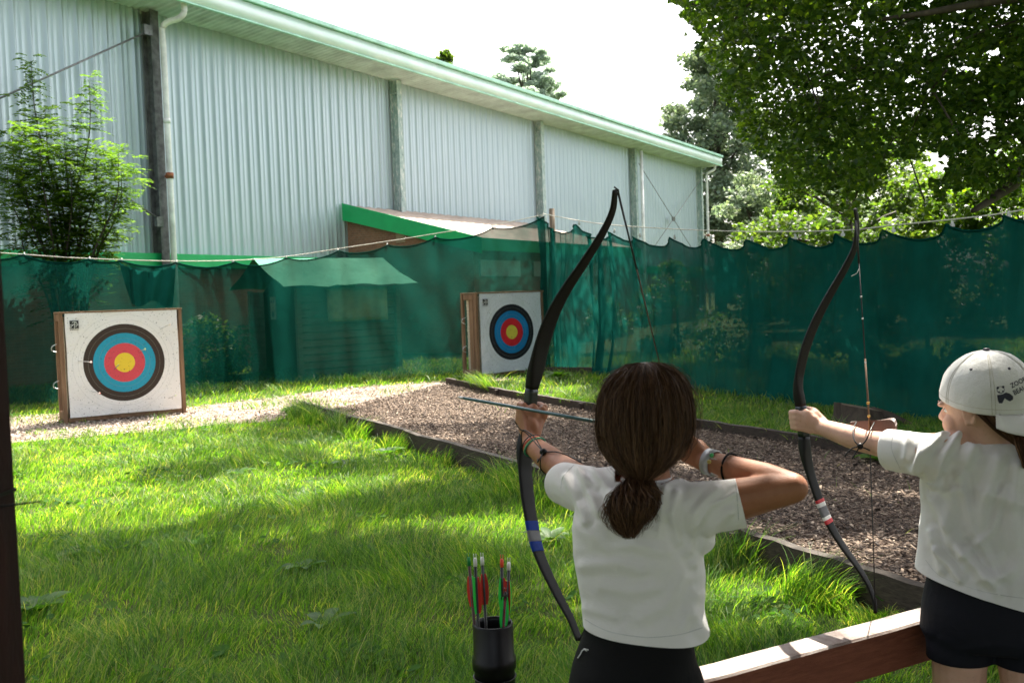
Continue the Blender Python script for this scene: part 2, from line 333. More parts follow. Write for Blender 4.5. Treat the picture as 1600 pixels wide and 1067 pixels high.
# clover and plantain leaves between the blades
m_clov = leafmat('clover_leaf', [(0.025, 0.08, 0.012), (0.05, 0.13, 0.018), (0.09, 0.17, 0.03)], .5, .7, (1.8, 1.8, .45), .12)
cy = 2.4+11*RNG.random(60000)**1.1; cx = RNG.uniform(-1, 1, 60000)*(cy*.6+.4)
k = np.array([mnoise.noise(Vector((a*1.5, b*1.5, 60)))+.5*mnoise.noise(Vector((a*5, b*5, 61))) > .34 for a, b in zip(cx, cy)]) & (RNG.random(60000) < .55) & ~in_poly(cx, cy, BED) & ~in_poly(cx, cy, STRIP); cx, cy = cx[k], cy[k]; m = len(cx)
cz_ = gza(cy)+RNG.uniform(.02, .06, m); cs = RNG.uniform(.009, .024, m)*(.8+cy*.04); ca = RNG.uniform(0, 6.28, m); tx, ty = RNG.normal(0, .35, m), RNG.normal(0, .35, m); AA = []
for i in range(6):
    t = ca+i*math.pi/3; e = np.where(i % 3 == 0, 1.25, .85); dx, dy = np.cos(t)*cs*e, np.sin(t)*cs*e; AA.append(np.stack([cx+dx, cy+dy, cz_+dx*tx+dy*ty], -1))
tag(fast('clover', np.stack(AA, 1).reshape(-1, 3), np.arange(m*6).reshape(-1, 6), m_clov), 'low clover leaves among the grass', 'clover', kind='stuff')
# broad-leaved weeds (each plant its own thing)
m_weed = leafmat('weed_leaf', [(0.03, 0.085, 0.012), (0.055, 0.13, 0.02), (0.10, 0.17, 0.04)], 0.5, 0.5, (1.7, 1.8, .5), .25)
def leaf_strip(base, dirv, L, w, droop=0.5, n=6, cup=0.15):
    up = Vector((0, 0, 1)); sd = dirv.cross(up).normalized(); vs = []; fs = []
    for i in range(n+1):
        t = i/n; c = base+dirv*(L*t)+up*(L*(0.55*t-droop*t*t)); ww = w*math.sin(math.pi*min(1, t*0.9+0.08))**.8+0.002
        vs += [c-sd*ww/2+up*ww*cup, c-up*0.0, c+sd*ww/2+up*ww*cup]
    for i in range(n):
        for j in (0, 1): fs.append((i*3+j, i*3+j+1, (i+1)*3+j+1, (i+1)*3+j))
    return vs, fs
def weed(px, py, size, label, nl=7, grp='broad leaved weeds in the grass'):
    g = G(px, py); g.z = gz(g.x, g.y); mb = MB()
    for i in range(nl):
        a = 2*math.pi*i/nl+random.uniform(-.3, .3); d = Vector((math.cos(a), math.sin(a), 0)); v, f = leaf_strip(g+Vector((0, 0, .03))+d*.02, d, size*random.uniform(.7, 1.2), size*random.uniform(.4, .55), random.uniform(.2, .6)); mb.add(v, f, True)
    tag(mb.build('weed', m_weed), label, 'weed', grp)
weed(120, 875, .13, 'pale broad leaved weed in the left foreground grass', 6)
weed(505, 985, .11, 'weed with folded pale leaves in the centre foreground grass', 5)
weed(475, 895, .12, 'bright green weed left of the quiver in the grass', 6)
weed(860, 850, .13, 'pale leafy weed beside the blue bands of the near bow', 10)
weed(1378, 938, .20, 'broad leaved weed at the edging under the far bow tip', 9)
weed(1335, 928, .15, 'smaller weed under the far bow tip', 6)
weed(870, 600, .30, 'pale leafy weed at the foot of the right target', 9)
weed(540, 730, .12, 'small pale weed in the sunlit middle grass', 6)
weed(370, 745, .13, 'flat weed in the middle of the left grass', 6)
weed(60, 960, .17, 'dark weed beside the left post', 6)
weed(1375, 725, .20, 'clump of bright leaves behind the brown arm guard', 8)
weed(606, 712, .13, 'feathery weed growing at the near edging', 8)
weed(465, 645, .22, 'dark bushy weed between grass and bark strip', 14)
weed(130, 655, .16, 'weed at the foot of the left target', 8)
# stump by the right-hand net
m_barkd = wood('stump_bark', (0.035, 0.025, 0.018), (0.11, 0.08, 0.055), (1, 1, .3), scale=18, bump=1)
m_cut = wood('cut_wood', (0.10, 0.075, 0.05), (0.2, 0.15, 0.10), scale=30)
g = G(1342, 664); st = empty('tree_stump', g, 'low dark tree stump at the foot of the right-hand net', 'stump')
mb = MB(); R = 12; vs = []; 
for j, (h, r) in enumerate(((-.02, .30), (.05, .245), (.12, .22), (.185, .215))):
    for i in range(28):
        t = 2*math.pi*i/28; rr = r*(1+0.12*math.sin(3*t+1)+0.06*math.sin(7*t)); vs.append(g+Vector((math.cos(t)*rr*1.1, math.sin(t)*rr*.8, h-0.05*math.cos(t)*(j == 3))))
fs = [(j*28+i, j*28+(i+1) % 28, (j+1)*28+(i+1) % 28, (j+1)*28+i) for j in range(3) for i in range(28)]
mb.add(vs, fs, True); mb.cap([g+Vector((.15, 0, .10)), g+Vector((.32, -.02, .06)), g+Vector((.48, -.06, .0))], [.08, .06, .03], 10); mb.build('bark', m_barkd, st)
mb = MB(); mb.add([Vector(v)+Vector((0, 0, .001)) for v in vs[84:]], [tuple(range(28))]); mb.build('cut_face', m_cut, st)
# ================================================================ SPORTS HALL
FD = Vector((0.5145, 0.8575, 0)); FN = Vector((0.8575, -0.5145, 0)); UP = Vector((0, 0, 1))
B0 = Vector((-7.3, 20, 0))
def BP(s, out=0, z=0): return B0+FD*s+FN*out+UP*z          # s along the facade, out towards us
S1 = 27.95/0.8575; BAY = 6.98/0.8575
cols_s = [-BAY*2, -BAY, 0, BAY, 2*BAY, 3*BAY, 4*BAY-0.05]
n = NT('ribbed_cladding'); p = n.pos(); str_ = n.noise(n.map(p, (6, 6, .25)), 1.2, 5, .7); blot = n.noise(p, .35, 3)
c = n.ramp(str_, [(0.3, (0.44, 0.53, 0.58)), (0.65, (0.55, 0.63, 0.67))]); c = n.mix(n.math('MULTIPLY', blot, .5), c, (0.41, 0.51, 0.57))
m_clad = n.end(n.pbsdf(c, n.ramp(str_, [(0.3, (.36,)*3), (.7, (.44,)*3)]), 0.4, n.bump(n.noise(n.map(p, (1, 1, .1)), 3, 3), .15, .02), .6))
n = NT('peeling_column_paint'); p = n.pos(); pe = n.noise(n.map(p, (3, 3, 1)), 5, 8, .75)
m_colp = n.end(n.pbsdf(n.ramp(pe, [(0.36, (0.12, 0.15, 0.15)), (0.42, (0.30, 0.40, 0.38)), (0.54, (0.40, 0.50, 0.48)), (0.60, (0.70, 0.69, 0.64))]), .6, 0, n.bump(pe, .4, .01)))
m_cold = simple('stained_column', (0.10, 0.105, 0.10), .7, var=.6, scale=7)
m_pipe = simple('downpipe_plastic', (0.78, 0.77, 0.73), .45, scale=3); m_rust = simple('rusty_clamp', (0.25, 0.08, 0.03), .8, var=.5)
n = NT('fascia_sheet'); p = n.pos(); m_fascia = n.end(n.pbsdf(n.ramp(n.noise(n.map(p, (1, 1, 3)), 1.3, 5), [(0.3, (0.62, 0.78, 0.70)), (0.7, (0.80, 0.88, 0.83))]), .4, 0.1, n.bump(n.noise(p, .6, 2), .4, .05)))
m_trim = simple('green_trim', (0.42, 0.72, 0.58), .45, scale=2); m_green = simple('bright_green_paint', (0.01, 0.40, 0.12), .4, var=.12, scale=3)
m_soffit = simple('soffit_sheet', (0.50, 0.57, 0.54), .5, scale=2); m_roof = simple('hall_roof_sheet', (0.32, 0.38, 0.36), .6, scale=1)
m_cable = simple('steel_cable', (0.2, 0.2, 0.2), .5, .8)
hall = empty('sports_hall', BP(0), 'long grey ribbed metal sports hall with pale green fascia behind the nets', 'building')
ZT = 7.5; ZB = 2.55; prof = [(0, 0), (.012, .024), (.042, .024), (.056, 0), (.16, .0), (.165, .004), (.18, .004), (.185, 0)]; PIT = 0.32
for b in range(6):
    s0, s1 = cols_s[b]+.12, cols_s[b+1]-.12; pts = []; s = s0
    while s < s1:
        for a, d in prof:
            if s+a < s1: pts.append((s+a, d))
        s += PIT
    pts.append((s1, 0)); V_ = []; 
    for s, d in pts: V_ += [BP(s, d, ZB), BP(s, d, ZT+.05)]
    fast('wall_panel', V_, [(2*i, 2*i+2, 2*i+3, 2*i+1) for i in range(len(pts)-1)], m_clad, hall)
mb = MB(); mb.bar(BP(cols_s[0], -.2, (ZB+ZT)/2), BP(cols_s[-1]+.2, -.2, (ZB+ZT)/2), .25, ZT-ZB-.04); mb.build('wall_core', m_soffit, hall)
n = NT('red_brick'); p = n.coord('Object'); br = n.n('ShaderNodeTexBrick'); n.l(n.map(p, (4.4, 4.4, 4.4), (math.radians(90), 0, 0)), br.inputs['Vector'])
br.inputs['Color1'].default_value = (0.30, 0.13, 0.07, 1); br.inputs['Color2'].default_value = (0.20, 0.09, 0.05, 1); br.inputs['Mortar'].default_value = (0.28, 0.23, 0.18, 1); br.inputs['Scale'].default_value = 1.0; br.inputs['Mortar Size'].default_value = .018
m_brick = n.end(n.pbsdf(n.mix(.35, br.outputs[0], n.ramp(n.noise(n.pos(), 9, 4), [(.3, (.14, .06, .035)), (.7, (.36, .17, .10))])), .85, 0, n.bump(br.outputs['Fac'], -.5, .01)))
mb = MB(); mb.bar(BP(cols_s[0], -.12, ZB/2-.1), BP(cols_s[-1]+.2, -.12, ZB/2-.1), .3, ZB-.2); mb.build('brick_plinth', m_brick, hall)
mb = MB(); mb.bar(BP(cols_s[0], .07, ZB-.13), BP(cols_s[-1], .07, ZB-.13), .16, .30); mb.build('base_trim', m_green, hall, bevel=.01)
for i, s in enumerate(cols_s):          # H-section columns
    mb = MB()
    for c_, sz in (((.03), (.20, .02)), ((.27), (.20, .02)), ((.15), (.02, .218))): mb.box(BP(s, c_, ZT/2), (sz[0], sz[1], ZT), (FD, FN, UP))
    mb.build('column', m_colp if i != 2 else m_cold, hall)
    if i: mb = MB(); mb.box(BP(s-.02, .15, ZT-.35), (.18, .24, .03), (FD, FN, UP)); mb.build('column_bracket', m_colp, hall)
OUT = .95
mb = MB(); V_ = []; k = 0; s = cols_s[0]; fs = []
while s < cols_s[-1]+.5:
    for a, d in ((0, 0), (.02, .018), (.06, .018), (.08, 0)):
        V_ += [BP(s+a, .02, ZT+.03-d), BP(s+a, OUT-.02, ZT+.13-d)]
    s += .16
fast('soffit', V_, [(2*i, 2*i+1, 2*i+3, 2*i+2) for i in range(len(V_)//2-1)], m_soffit, hall)
e0, e1 = cols_s[0]-.3, cols_s[-1]+.95
mb = MB(); NS = 60; vs = []; 
for i in range(NS+1):
    s = e0+(e1-e0)*i/NS; w = .012*mnoise.noise(Vector((s*.8, 0, 0))); vs += [BP(s, OUT+w, 7.60), BP(s, OUT+.05+w*2, 7.62), BP(s, OUT+.05-w, 7.98), BP(s, OUT-.02, 8.0)]
mb.add(vs, [(i*4+j, (i+1)*4+j, (i+1)*4+j+1, i*4+j+1) for i in range(NS) for j in range(3)]+[(0, 1, 2, 3)], True); mb.build('fascia', m_fascia, hall)
mb = MB(); mb.bar(BP(e0, OUT+.06, 8.05), BP(e1+.02, OUT+.06, 8.05), .12, .10); mb.bar(BP(e0, OUT+.03, 7.585), BP(e1, OUT+.03, 7.585), .07, .03); mb.build('fascia_trim', m_trim, hall, bevel=.008)
mb = MB(); mb.add([BP(e0, OUT+.02, 8.06), BP(e1, OUT+.02, 8.06), BP(e1, -14, 9.0), BP(e0, -14, 9.0), BP(e0, OUT+.02, 7.99), BP(e1, OUT+.02, 7.99), BP(e1, -14, 7.5), BP(e0, -14, 7.5)], [(0, 1, 2, 3), (4, 7, 6, 5), (1, 5, 6, 2), (0, 3, 7, 4)]); mb.build('roof', m_roof, hall)
mb = MB(); mb.box(BP(cols_s[-1]+.45, -7, 3.75), (.3, 14, 7.5), (FD, FN, UP)); mb.build('end_wall', m_clad, hall)
mb = MB(); mb.box(BP(cols_s[-1]+.55, OUT/2-.3, 7.79), (.65, OUT+.6, .40), (FD, FN, UP)); mb.build('eave_end', m_fascia, hall, bevel=.01)
def downpipe(s, out=.44):
    pts = spline([BP(s+.28, OUT-.1, 7.62), BP(s+.28, OUT-.1, 7.42), BP(s+.22, OUT-.2, 7.30), BP(s+.12, out+.1, 7.24), BP(s+.06, out, 7.12), BP(s+.06, out, 6.8)], 5)+[BP(s+.06, out, 3.5), BP(s+.06, out, 0.0)]
    mb = MB(); mb.tube(pts, .062, 12); mb.tube([BP(s+.06, out, 5.2), BP(s+.06, out, 5.3)], .07, 12); dp = mb.build('downpipe', m_pipe, hall)
    mb = MB(); mb.tube([BP(s+.06, out, 4.08), BP(s+.06, out, 4.20)], .078, 12); mb.box(BP(s+.06, out-.09, 4.14), (.03, .1, .05), (FD, FN, UP)); mb.build('clamp', m_rust, dp)
downpipe(0); downpipe(cols_s[6], .5); 
mb = MB(); mb.tube([BP(cols_s[5]+.15, .45, 7.4), BP(cols_s[5]+.15, .45, 0)], .07, 10); mb.build('downpipe', m_pipe, hall)
def brace(sa, sb, z0, z1):
    mb = MB(); mb.tube([BP(sa, .3, z0), BP(sb, .3, z1)], .016, 6); mb.tube([BP(sa, .3, z1), BP(sb, .3, z0)], .016, 6); m_ = BP((sa+sb)/2, .3, (z0+z1)/2)
    mb.box(m_, (.3, .05, .2), (FD, FN, UP)); return mb.build('cross_brace', m_cable, hall)
brace(cols_s[5]+.2, cols_s[6]-.2, 2.6, 6.9)
mb = MB(); mb.tube([BP(-.15, .3, 7.05), BP(-4.4, .3, 4.6)], .02, 6); mb.tube([BP(-.15, .3, 3.25), BP(-2.7, .3, 4.6)], .02, 6); mb.box(BP(-.2, .3, 7.05), (.2, .08, .2), (FD, FN, UP)); mb.box(BP(-.15, .3, 3.2), (.16, .08, .2), (FD, FN, UP)); mb.build('cross_brace', m_cable, hall)
# lean-to of brick with green fascia
LS0, LS1, LO = 5.92, 15.4, 4.2; ZH, ZL = 3.92, 2.78
lt = empty('brick_lean_to', BP(LS0, LO/2, 0), 'low brick lean-to with bright green fascia against the hall', 'building')
mb = MB(); a_, b_ = LS0+.1, LS1
vs = [BP(a_, .02, 0), BP(a_, LO-.3, 0), BP(a_, LO-.3, ZL-.12), BP(a_, .02, ZH-.12), BP(b_, .02, 0), BP(b_, LO-.3, 0), BP(b_, LO-.3, ZL-.12), BP(b_, .02, ZH-.12)]
mb.add(vs, [(0, 1, 2, 3), (4, 7, 6, 5), (0, 4, 5, 1), (1, 5, 6, 2), (0, 3, 7, 4)])
mb.build('brick_wall', m_brick, lt)
m_ltr = simple('lean_to_roof_felt', (0.34, 0.27, 0.22), .85, scale=3, bump=.4)
rv = []; NR = 46
for i in range(NR+1):
    s = LS0-.02+(LS1-LS0+.1)*i/NR; d = .035 if i % 2 else 0
    rv += [BP(s, .0, ZH+.02+d), BP(s, LO, ZL+.02+d), BP(s, LO, ZL-.1), BP(s, 0, ZH-.1)]
mb = MB(); mb.add(rv, [(i*4+j, (i+1)*4+j, (i+1)*4+(j+1) % 4, i*4+(j+1) % 4) for i in range(NR) for j in range(4)]+[(0, 1, 2, 3)]); mb.build('roof', m_ltr, lt)
mb = MB(); q = [BP(LS0-.06, -.0, ZH+.08), BP(LS0-.06, LO+.04, ZL+.08), BP(LS0-.06, LO+.04, ZL-.30), BP(LS0-.06, 0, ZH-.36)]; q2 = [v+FD*.035 for v in q]
mb.add(q+q2, [(0, 1, 2, 3), (4, 7, 6, 5), (0, 4, 5, 1), (1, 5, 6, 2), (2, 6, 7, 3), (3, 7, 4, 0)]); mb.bar(BP(LS0-.05, LO+.03, ZL-.08), BP(LS1, LO+.03, ZL-.08), .035, .3); mb.build('fascia', m_green, lt)
m_win = simple('frosted_window', (0.45, 0.52, 0.48), .3)
for i in range(3): m2 = MB(); m2.box(BP(LS0+1.3+i*2.6, LO-.28, 2.15), (1.9, .05, .4), (FD, FN, UP)); m2.build('window', m_win, lt)
m_vent = simple('vent_tile', (0.35, 0.24, 0.16), .8); mb = MB(); mb.box(BP(LS0+.085, 1.75, 3.02), (.03, .28, .28), (FD, FN, UP)); 
for k in range(4): mb.box(BP(LS0+.068, 1.75, 2.93+k*.06), (.02, .24, .018), (FD, FN, UP))
mb.build('air_vent', m_vent, lt)

# ================================================================ SHED behind the net
m_shed = wood('shed_boards', (0.32, 0.26, 0.19), (0.62, 0.54, 0.42), (1, 1, 12), scale=3); m_dark = simple('dark_opening', (0.02, 0.02, 0.018), .9)
n = NT('green_roof_felt'); p = n.pos(); m_felt = n.end(n.pbsdf(n.ramp(n.noise(p, 6, 4), [(.3, (0.04, 0.21, 0.12)), (.7, (0.065, 0.27, 0.165))]), .8, 0, n.bump(n.noise(p, 10, 4), .5, .03), .2))
LDv = Vector((.8, .6, 0)); WDv = Vector((-.6, .8, 0)); C1 = Vector((-3.83, 17.3, 0.08)); SL, SW = 2.05, 2.2; EZ, RZ = 1.70, 2.22
def SP(l, w, z): return C1+LDv*l+WDv*w+UP*z
sh = empty('garden_shed', C1+LDv*SL/2+WDv*SW/2, 'small wooden shed with green roof behind the net', 'shed')
mb = MB()
for k in range(12):
    z = .08+k*.135; mb.box(SP(SL/2, .02, z), (SL-.1, .022, .125), (LDv, WDv, (UP+WDv*.12).normalized()))
mb.build('side_boards', m_shed, sh)
mb = MB(); mb.box(SP(SL-.02, SW/2, .8), (.03, SW-.05, 1.6), (LDv, WDv, UP)); mb.box(SP(SL/2, SW-.02, .8), (SL-.1, .03, 1.6), (LDv, WDv, UP)); mb.build('back_boards', m_shed, sh)
mb = MB(); mb.add([SP(.25, .05, 0), SP(.25, SW-.05, 0), SP(.25, SW-.05, 1.6), SP(.25, SW/2, 2.15), SP(.25, .05, 1.6)], [(0, 1, 2, 3, 4)]); mb.build('front_wall', m_dark, sh)
for l_, w_ in ((0, 0), (0, SW), (SL, 0), (SL, SW)): mb = MB(); mb.box(SP(l_, w_, .8), (.09, .09, 1.66), (LDv, WDv, UP)); mb.build('post', m_shed, sh, bevel=.006)
for sgn in (-1, 1):
    vs = []; NL_ = 16; NW_ = 8
    for i in range(NL_+1):
        for j in range(NW_+1):
            l_ = -.35+(SL+.7)*i/NL_; t = j/NW_; w_ = SW/2+sgn*(SW/2+.22)*t; z = RZ+(EZ-RZ)*t*1.05-.04*math.sin(t*math.pi)+.018*mnoise.noise(Vector((l_*3, w_*3, 0)))-(.07*abs(mnoise.noise(Vector((l_*5, 2, 0)))) if j == NW_ else 0)
            vs.append(SP(l_, w_, z))
    fast('roof_felt', vs, [(i*(NW_+1)+j, i*(NW_+1)+j+1, (i+1)*(NW_+1)+j+1, (i+1)*(NW_+1)+j) for i in range(NL_) for j in range(NW_)], m_felt, sh, smooth=True)
m_sheet = simple('yellow_sheet', (0.85, 0.78, 0.42), .7, scale=6); mb = MB(); vs = []; 
for i in range(13):
    for j in range(9): vs.append(SP(.55+1.25*i/12, -.06-.015*mnoise.noise(Vector((i*.5, j*.5, 1))), 1.0+.62*j/8))
mb.add(vs, [(i*9+j, i*9+j+1, (i+1)*9+j+1, (i+1)*9+j) for i in range(12) for j in range(8)], True); me = solidify(mb.mesh('s'), .004); o = link('hanging_sheet', me, m_sheet); tag(o, 'yellowish sheet hanging on the side of the shed', 'sheet')
m_wht = simple('white_board', (0.7, 0.7, 0.66), .6); m_ink = simple('black_print', (0.015, 0.015, 0.015), .6, var=0)
nb = empty('notice_board', SP(-.03, 1.55, 1.2), 'small white notice with printed circles on the shed front', 'notice'); a = SP(.22, 1.62, 1.28)
mb = MB(); mb.box(a, (.02, .24, .44), (LDv, WDv, UP)); mb.build('board', m_wht, nb)
m_bp = simple('blue_print', (0.12, 0.3, 0.42), .6)
for dz, dw, r in ((.13, .05, .03), (.13, -.05, .03), (-.12, 0, .06)):
    mb = MB(); mb.add([a-LDv*.013+WDv*(dw+r*math.cos(t*.524))+UP*(dz+r*math.sin(t*.524)) for t in range(12)], [tuple(range(12))]); mb.build('printed_circle', m_bp, nb)

# ================================================================ NETS
def netmat(name, c1, c2, op):
    n = NT(name); p = n.pos(); f = n.noise(p, 2.2, 4); c = n.ramp(f, [(.3, c1), (.7, c2)])
    wv = n.n('ShaderNodeTexWave', wave_type='BANDS', bands_direction='Z'); n.l(p, wv.inputs['Vector']); wv.inputs['Scale'].default_value = 30; wv.inputs['Distortion'].default_value = 1.5
    c = n.mix(n.math('MULTIPLY', wv.outputs['Fac'], .35), c, tuple(x*.55 for x in c1))
    d = n.n('ShaderNodeBsdfDiffuse'); n.l(c, d.inputs[0]); n.l(n.bump(n.noise(p, 9, 4), .5, .02), d.inputs['Normal']); t = n.n('ShaderNodeBsdfTranslucent'); n.l(c, t.inputs[0])
    m = n.n('ShaderNodeMixShader'); m.inputs[0].default_value = .45; n.l(d.outputs[0], m.inputs[1]); n.l(t.outputs[0], m.inputs[2])
    tr = n.n('ShaderNodeBsdfTransparent'); m2 = n.n('ShaderNodeMixShader'); n.val(m2.inputs[0], n.ramp(n.noise(p, 1.1, 3), [(.3, (op-.06,)*3), (.7, (op+.05,)*3)])); n.l(tr.outputs[0], m2.inputs[1]); n.l(m.outputs[0], m2.inputs[2]); return n.end(m2.outputs[0])
m_netl = netmat('green_net', (0.0025, 0.033, 0.025), (0.0045, 0.050, 0.038), .89)
m_netr = netmat('dense_green_net', (0.004, 0.062, 0.049), (0.008, 0.095, 0.076), .965)
m_rope = simple('pale_rope', (0.55, 0.52, 0.45), .8)
def poly_at(P, x):
    for i in range(len(P)-1):
        if x <= P[i+1][0] or i == len(P)-2:
            return i
def build_net(name, base, tops, mat, label, sag, folds, seed, nz=26, step=.05, foldamp=.06, gather=None):
    """base: ground polyline; tops: pixel pegs (x,y) read on the vertical planes over it"""
    # pegs -> arclength and height
    segL = [math.dist(base[i], base[i+1]) for i in range(len(base)-1)]; cum = [0]
    for l in segL: cum.append(cum[-1]+l)
    pegs = []
    for px, py in tops:
        best = None
        for i in range(len(base)-1):
            P = V(px, py, base[i], base[i+1]); A = Vector((*base[i], 0)); d = (Vector((*base[i+1], 0))-A); t = (Vector((P.x, P.y, 0))-A).dot(d)/d.length_squared
            e = max(0, -t, t-1)
            if best is None or e < best[0]: best = (e, cum[i]+t*segL[i], P.z)
        pegs.append((best[1], best[2]))
    pegs.sort(); tot = pegs[-1][0]; S = [pegs[0][0]]
    while S[-1] < tot: S.append(S[-1]+step)
    V_ = []; ns = len(S); hem = []
    for s in S:
        i = 0
        while i < len(cum)-2 and s > cum[i+1]: i += 1
        t = (s-cum[i])/segL[i]; A = Vector((*base[i], 0)); B = Vector((*base[i+1], 0)); q = A.lerp(B, t); nrm = (B-A).normalized().cross(UP)
        k = 0
        while k < len(pegs)-2 and s > pegs[k+1][0]: k += 1
        a, b = pegs[k], pegs[k+1]; u = min(1, max(0, (s-a[0])/max(1e-6, b[0]-a[0]))); sg = sag*min(1.6, (b[0]-a[0]))
        zt = a[1]*(1-u)+b[1]*u-sg*(4*u*(1-u))**.8*0.9; z0 = gz(q.x, q.y)-.0
        for j in range(nz+1):
            v = j/nz; z = z0+(zt-z0)*v
            # vertical gathers spreading from the pegs, soft billows, hem lying forward
            w1 = foldamp*mnoise.noise(Vector((s*2.6+seed, z*.35, seed)))+foldamp*.45*mnoise.noise(Vector((s*9+z*.4, z*.5, seed+5)))
            dp = min(abs(s-a[0]), abs(s-b[0])); w1 += (.05*v if sag < .15 else .035+.075*v)*math.exp(-(dp/.10)**2)
            w1 += folds(s, z) if folds else 0
            w1 += .10*(1-v)**4*(1+mnoise.noise(Vector((s*3, 0, seed))))
            w1 += .16*mnoise.noise(Vector((s*.7, z*.6, seed+9)))*math.sin(math.pi*v)
            V_.append(q+nrm*w1+UP*(z-z0)+UP*z0)
        hem.append(V_[-1]+UP*.012)
    Q = [(i*(nz+1)+j, i*(nz+1)+j+1, (i+1)*(nz+1)+j+1, (i+1)*(nz+1)+j) for i in range(ns-1) for j in range(nz)]
    c = V_[0]; root = empty(name, (c.x, c.y, 0), label, 'net', 'green windbreak nets round the range'); fast('netting', V_, Q, mat, root, smooth=True)
    mb = MB(); mb.tube(hem, .013, 5); mb.build('hem', mat, root)
    return root, pegs, cum, segL
LB = [(-10.5, 13.9), (-4.9, 14.9), (-4.0, 16.0), (-2.1, 16.9), (0.76, 17.3)]
RB = [(0.76, 17.3), (2.75, 13.35), (4.35, 9.75), (6.2, 6.2)]
ltops = [(-220, 385), (-90, 392), (38, 399), (140, 406), (190, 408), (276, 411), (364, 410), (447, 404), (528, 393), (605, 384), (680, 372), (770, 357), (848, 340)]
rtops = [(848, 340), (905, 350), (960, 362), (1000, 369), (1054, 372), (1111, 373), (1175, 374), (1243, 372), (1317, 367), (1396, 361), (1488, 352), (1576, 337), (1700, 315), (1830, 290)]
def lf(s, z):
    r = 0
    if 4.6 < s < 6.4 and z > 1.5: r += .05*math.sin(s*24)*(z-1.5)
    if s > 8: r += .018*math.sin((s+z*.55)*9)*min(1, (s-8))
    return r
def rf(s, z):
    r = .05*math.sin(s*30+z)*math.exp(-((s-.25)/.4)**2) + .11*math.sin(s*26+z*1.2)*math.exp(-((s-1.55-(2-z)*.12)/.33)**2)
    return r
netL, pL, cL, sLg = build_net('windbreak_net', LB, ltops, m_netl, 'green net strung before the shed behind the left target', .11, lf, 3.0, foldamp=.035)
netR, pR, cR, sRg = build_net('windbreak_net', RB, rtops, m_netr, 'dark teal net running along the right side of the range', .20, rf, 8.0, foldamp=.085)
def netpos(base, s, off=0):
    i = 0; cum = [0]
    for k in range(len(base)-1): cum.append(cum[-1]+math.dist(base[k], base[k+1]))
    while i < len(cum)-2 and s > cum[i+1]: i += 1
    t = (s-cum[i])/(cum[i+1]-cum[i]); A = Vector((*base[i], 0)); B = Vector((*base[i+1], 0)); return A.lerp(B, t)
# ropes with clips
def rope(px_pts, base, label, pegs, clipmat):
    P = []
    for px, py in px_pts:
        best = None
        for i in range(len(base)-1):
            q = V(px, py, base[i], base[i+1]); A = Vector((*base[i], 0)); d = Vector((*base[i+1], 0))-A; t = (Vector((q.x, q.y, 0))-A).dot(d)/d.length_squared; e = max(0, -t, t-1)
            if best is None or e < best[0]: best = (e, q)
        P.append(best[1])
    root = empty('rope', (P[0].x, P[0].y, 0), label, 'rope'); mb = MB(); mb.tube(spline(P, 6), .008, 6); mb.build('line', m_rope, root)
    for s, z in pegs:
        q = netpos(base, s); mb = MB(); zr = z+.03
        mb.tube([Vector((q.x, q.y, z-.02)), Vector((q.x, q.y, z+.045))], .012, 6); mb.box((q.x, q.y, z+.0), (.035, .03, .03)); mb.build('clip', clipmat, root)
m_clip = simple('white_clip', (0.5, 0.5, 0.46), .5)
rope([(-220, 381), (0, 395), (100, 402), (190, 406), (276, 408), (364, 407), (447, 401), (540, 387), (620, 375), (700, 362), (780, 350), (848, 336)], LB, 'pale rope carrying the left net', pL, m_clip)
rope([(848, 334), (905, 345), (960, 352), (1054, 358), (1175, 362), (1317, 360), (1396, 352), (1488, 343), (1576, 332), (1700, 308)], RB, 'thin rope above the right-hand net', pR[1:-1], m_clip)
m_post = wood('net_post', (0.10, 0.07, 0.045), (0.26, 0.19, 0.13), (1, 1, .2), scale=14)
def npost(x, y, h, label): mb = MB(); mb.tube([(x, y, -.1), (x, y, h)], .05, 10); tag(mb.build('net_post', m_post), label, 'post', 'wooden posts carrying the nets')
npost(.80, 17.42, 2.98, 'round wooden corner post where the two nets meet'); npost(-10.5, 14.0, 2.4, 'wooden post at the far left end of the net'); npost(5.6, 7.5, 2.3, 'wooden post carrying the right net near the camera')
# torn corner of netting draped over the left rope, seen double
mb = MB(); vs = []; A1, A2 = LB[0], LB[1]
pl = [V(187, 410, A1, A2), V(276, 413, A1, A2)]; dl = pl[1]-pl[0]; 
for i in range(21):
    u = i/20
    for j in range(13):
        v = j/12; top = pl[0]+dl*u-UP*(.13*4*u*(1-u)); bot = pl[0]+dl*(.18+.72*u)-UP*(.62+.05*math.sin(u*9))
        q = top.lerp(bot, v); q += Vector((.16, -1, 0)).normalized()*(.05+.035*math.sin((u*7+v*1.2)*3)); vs.append(q)
mb.add(vs, [(i*13+j, i*13+j+1, (i+1)*13+j+1, (i+1)*13+j) for i in range(20) for j in range(12)], True); tag(mb.build('net_flap', m_netr), 'doubled flap of net drooping from the left rope above the left target', 'net flap')
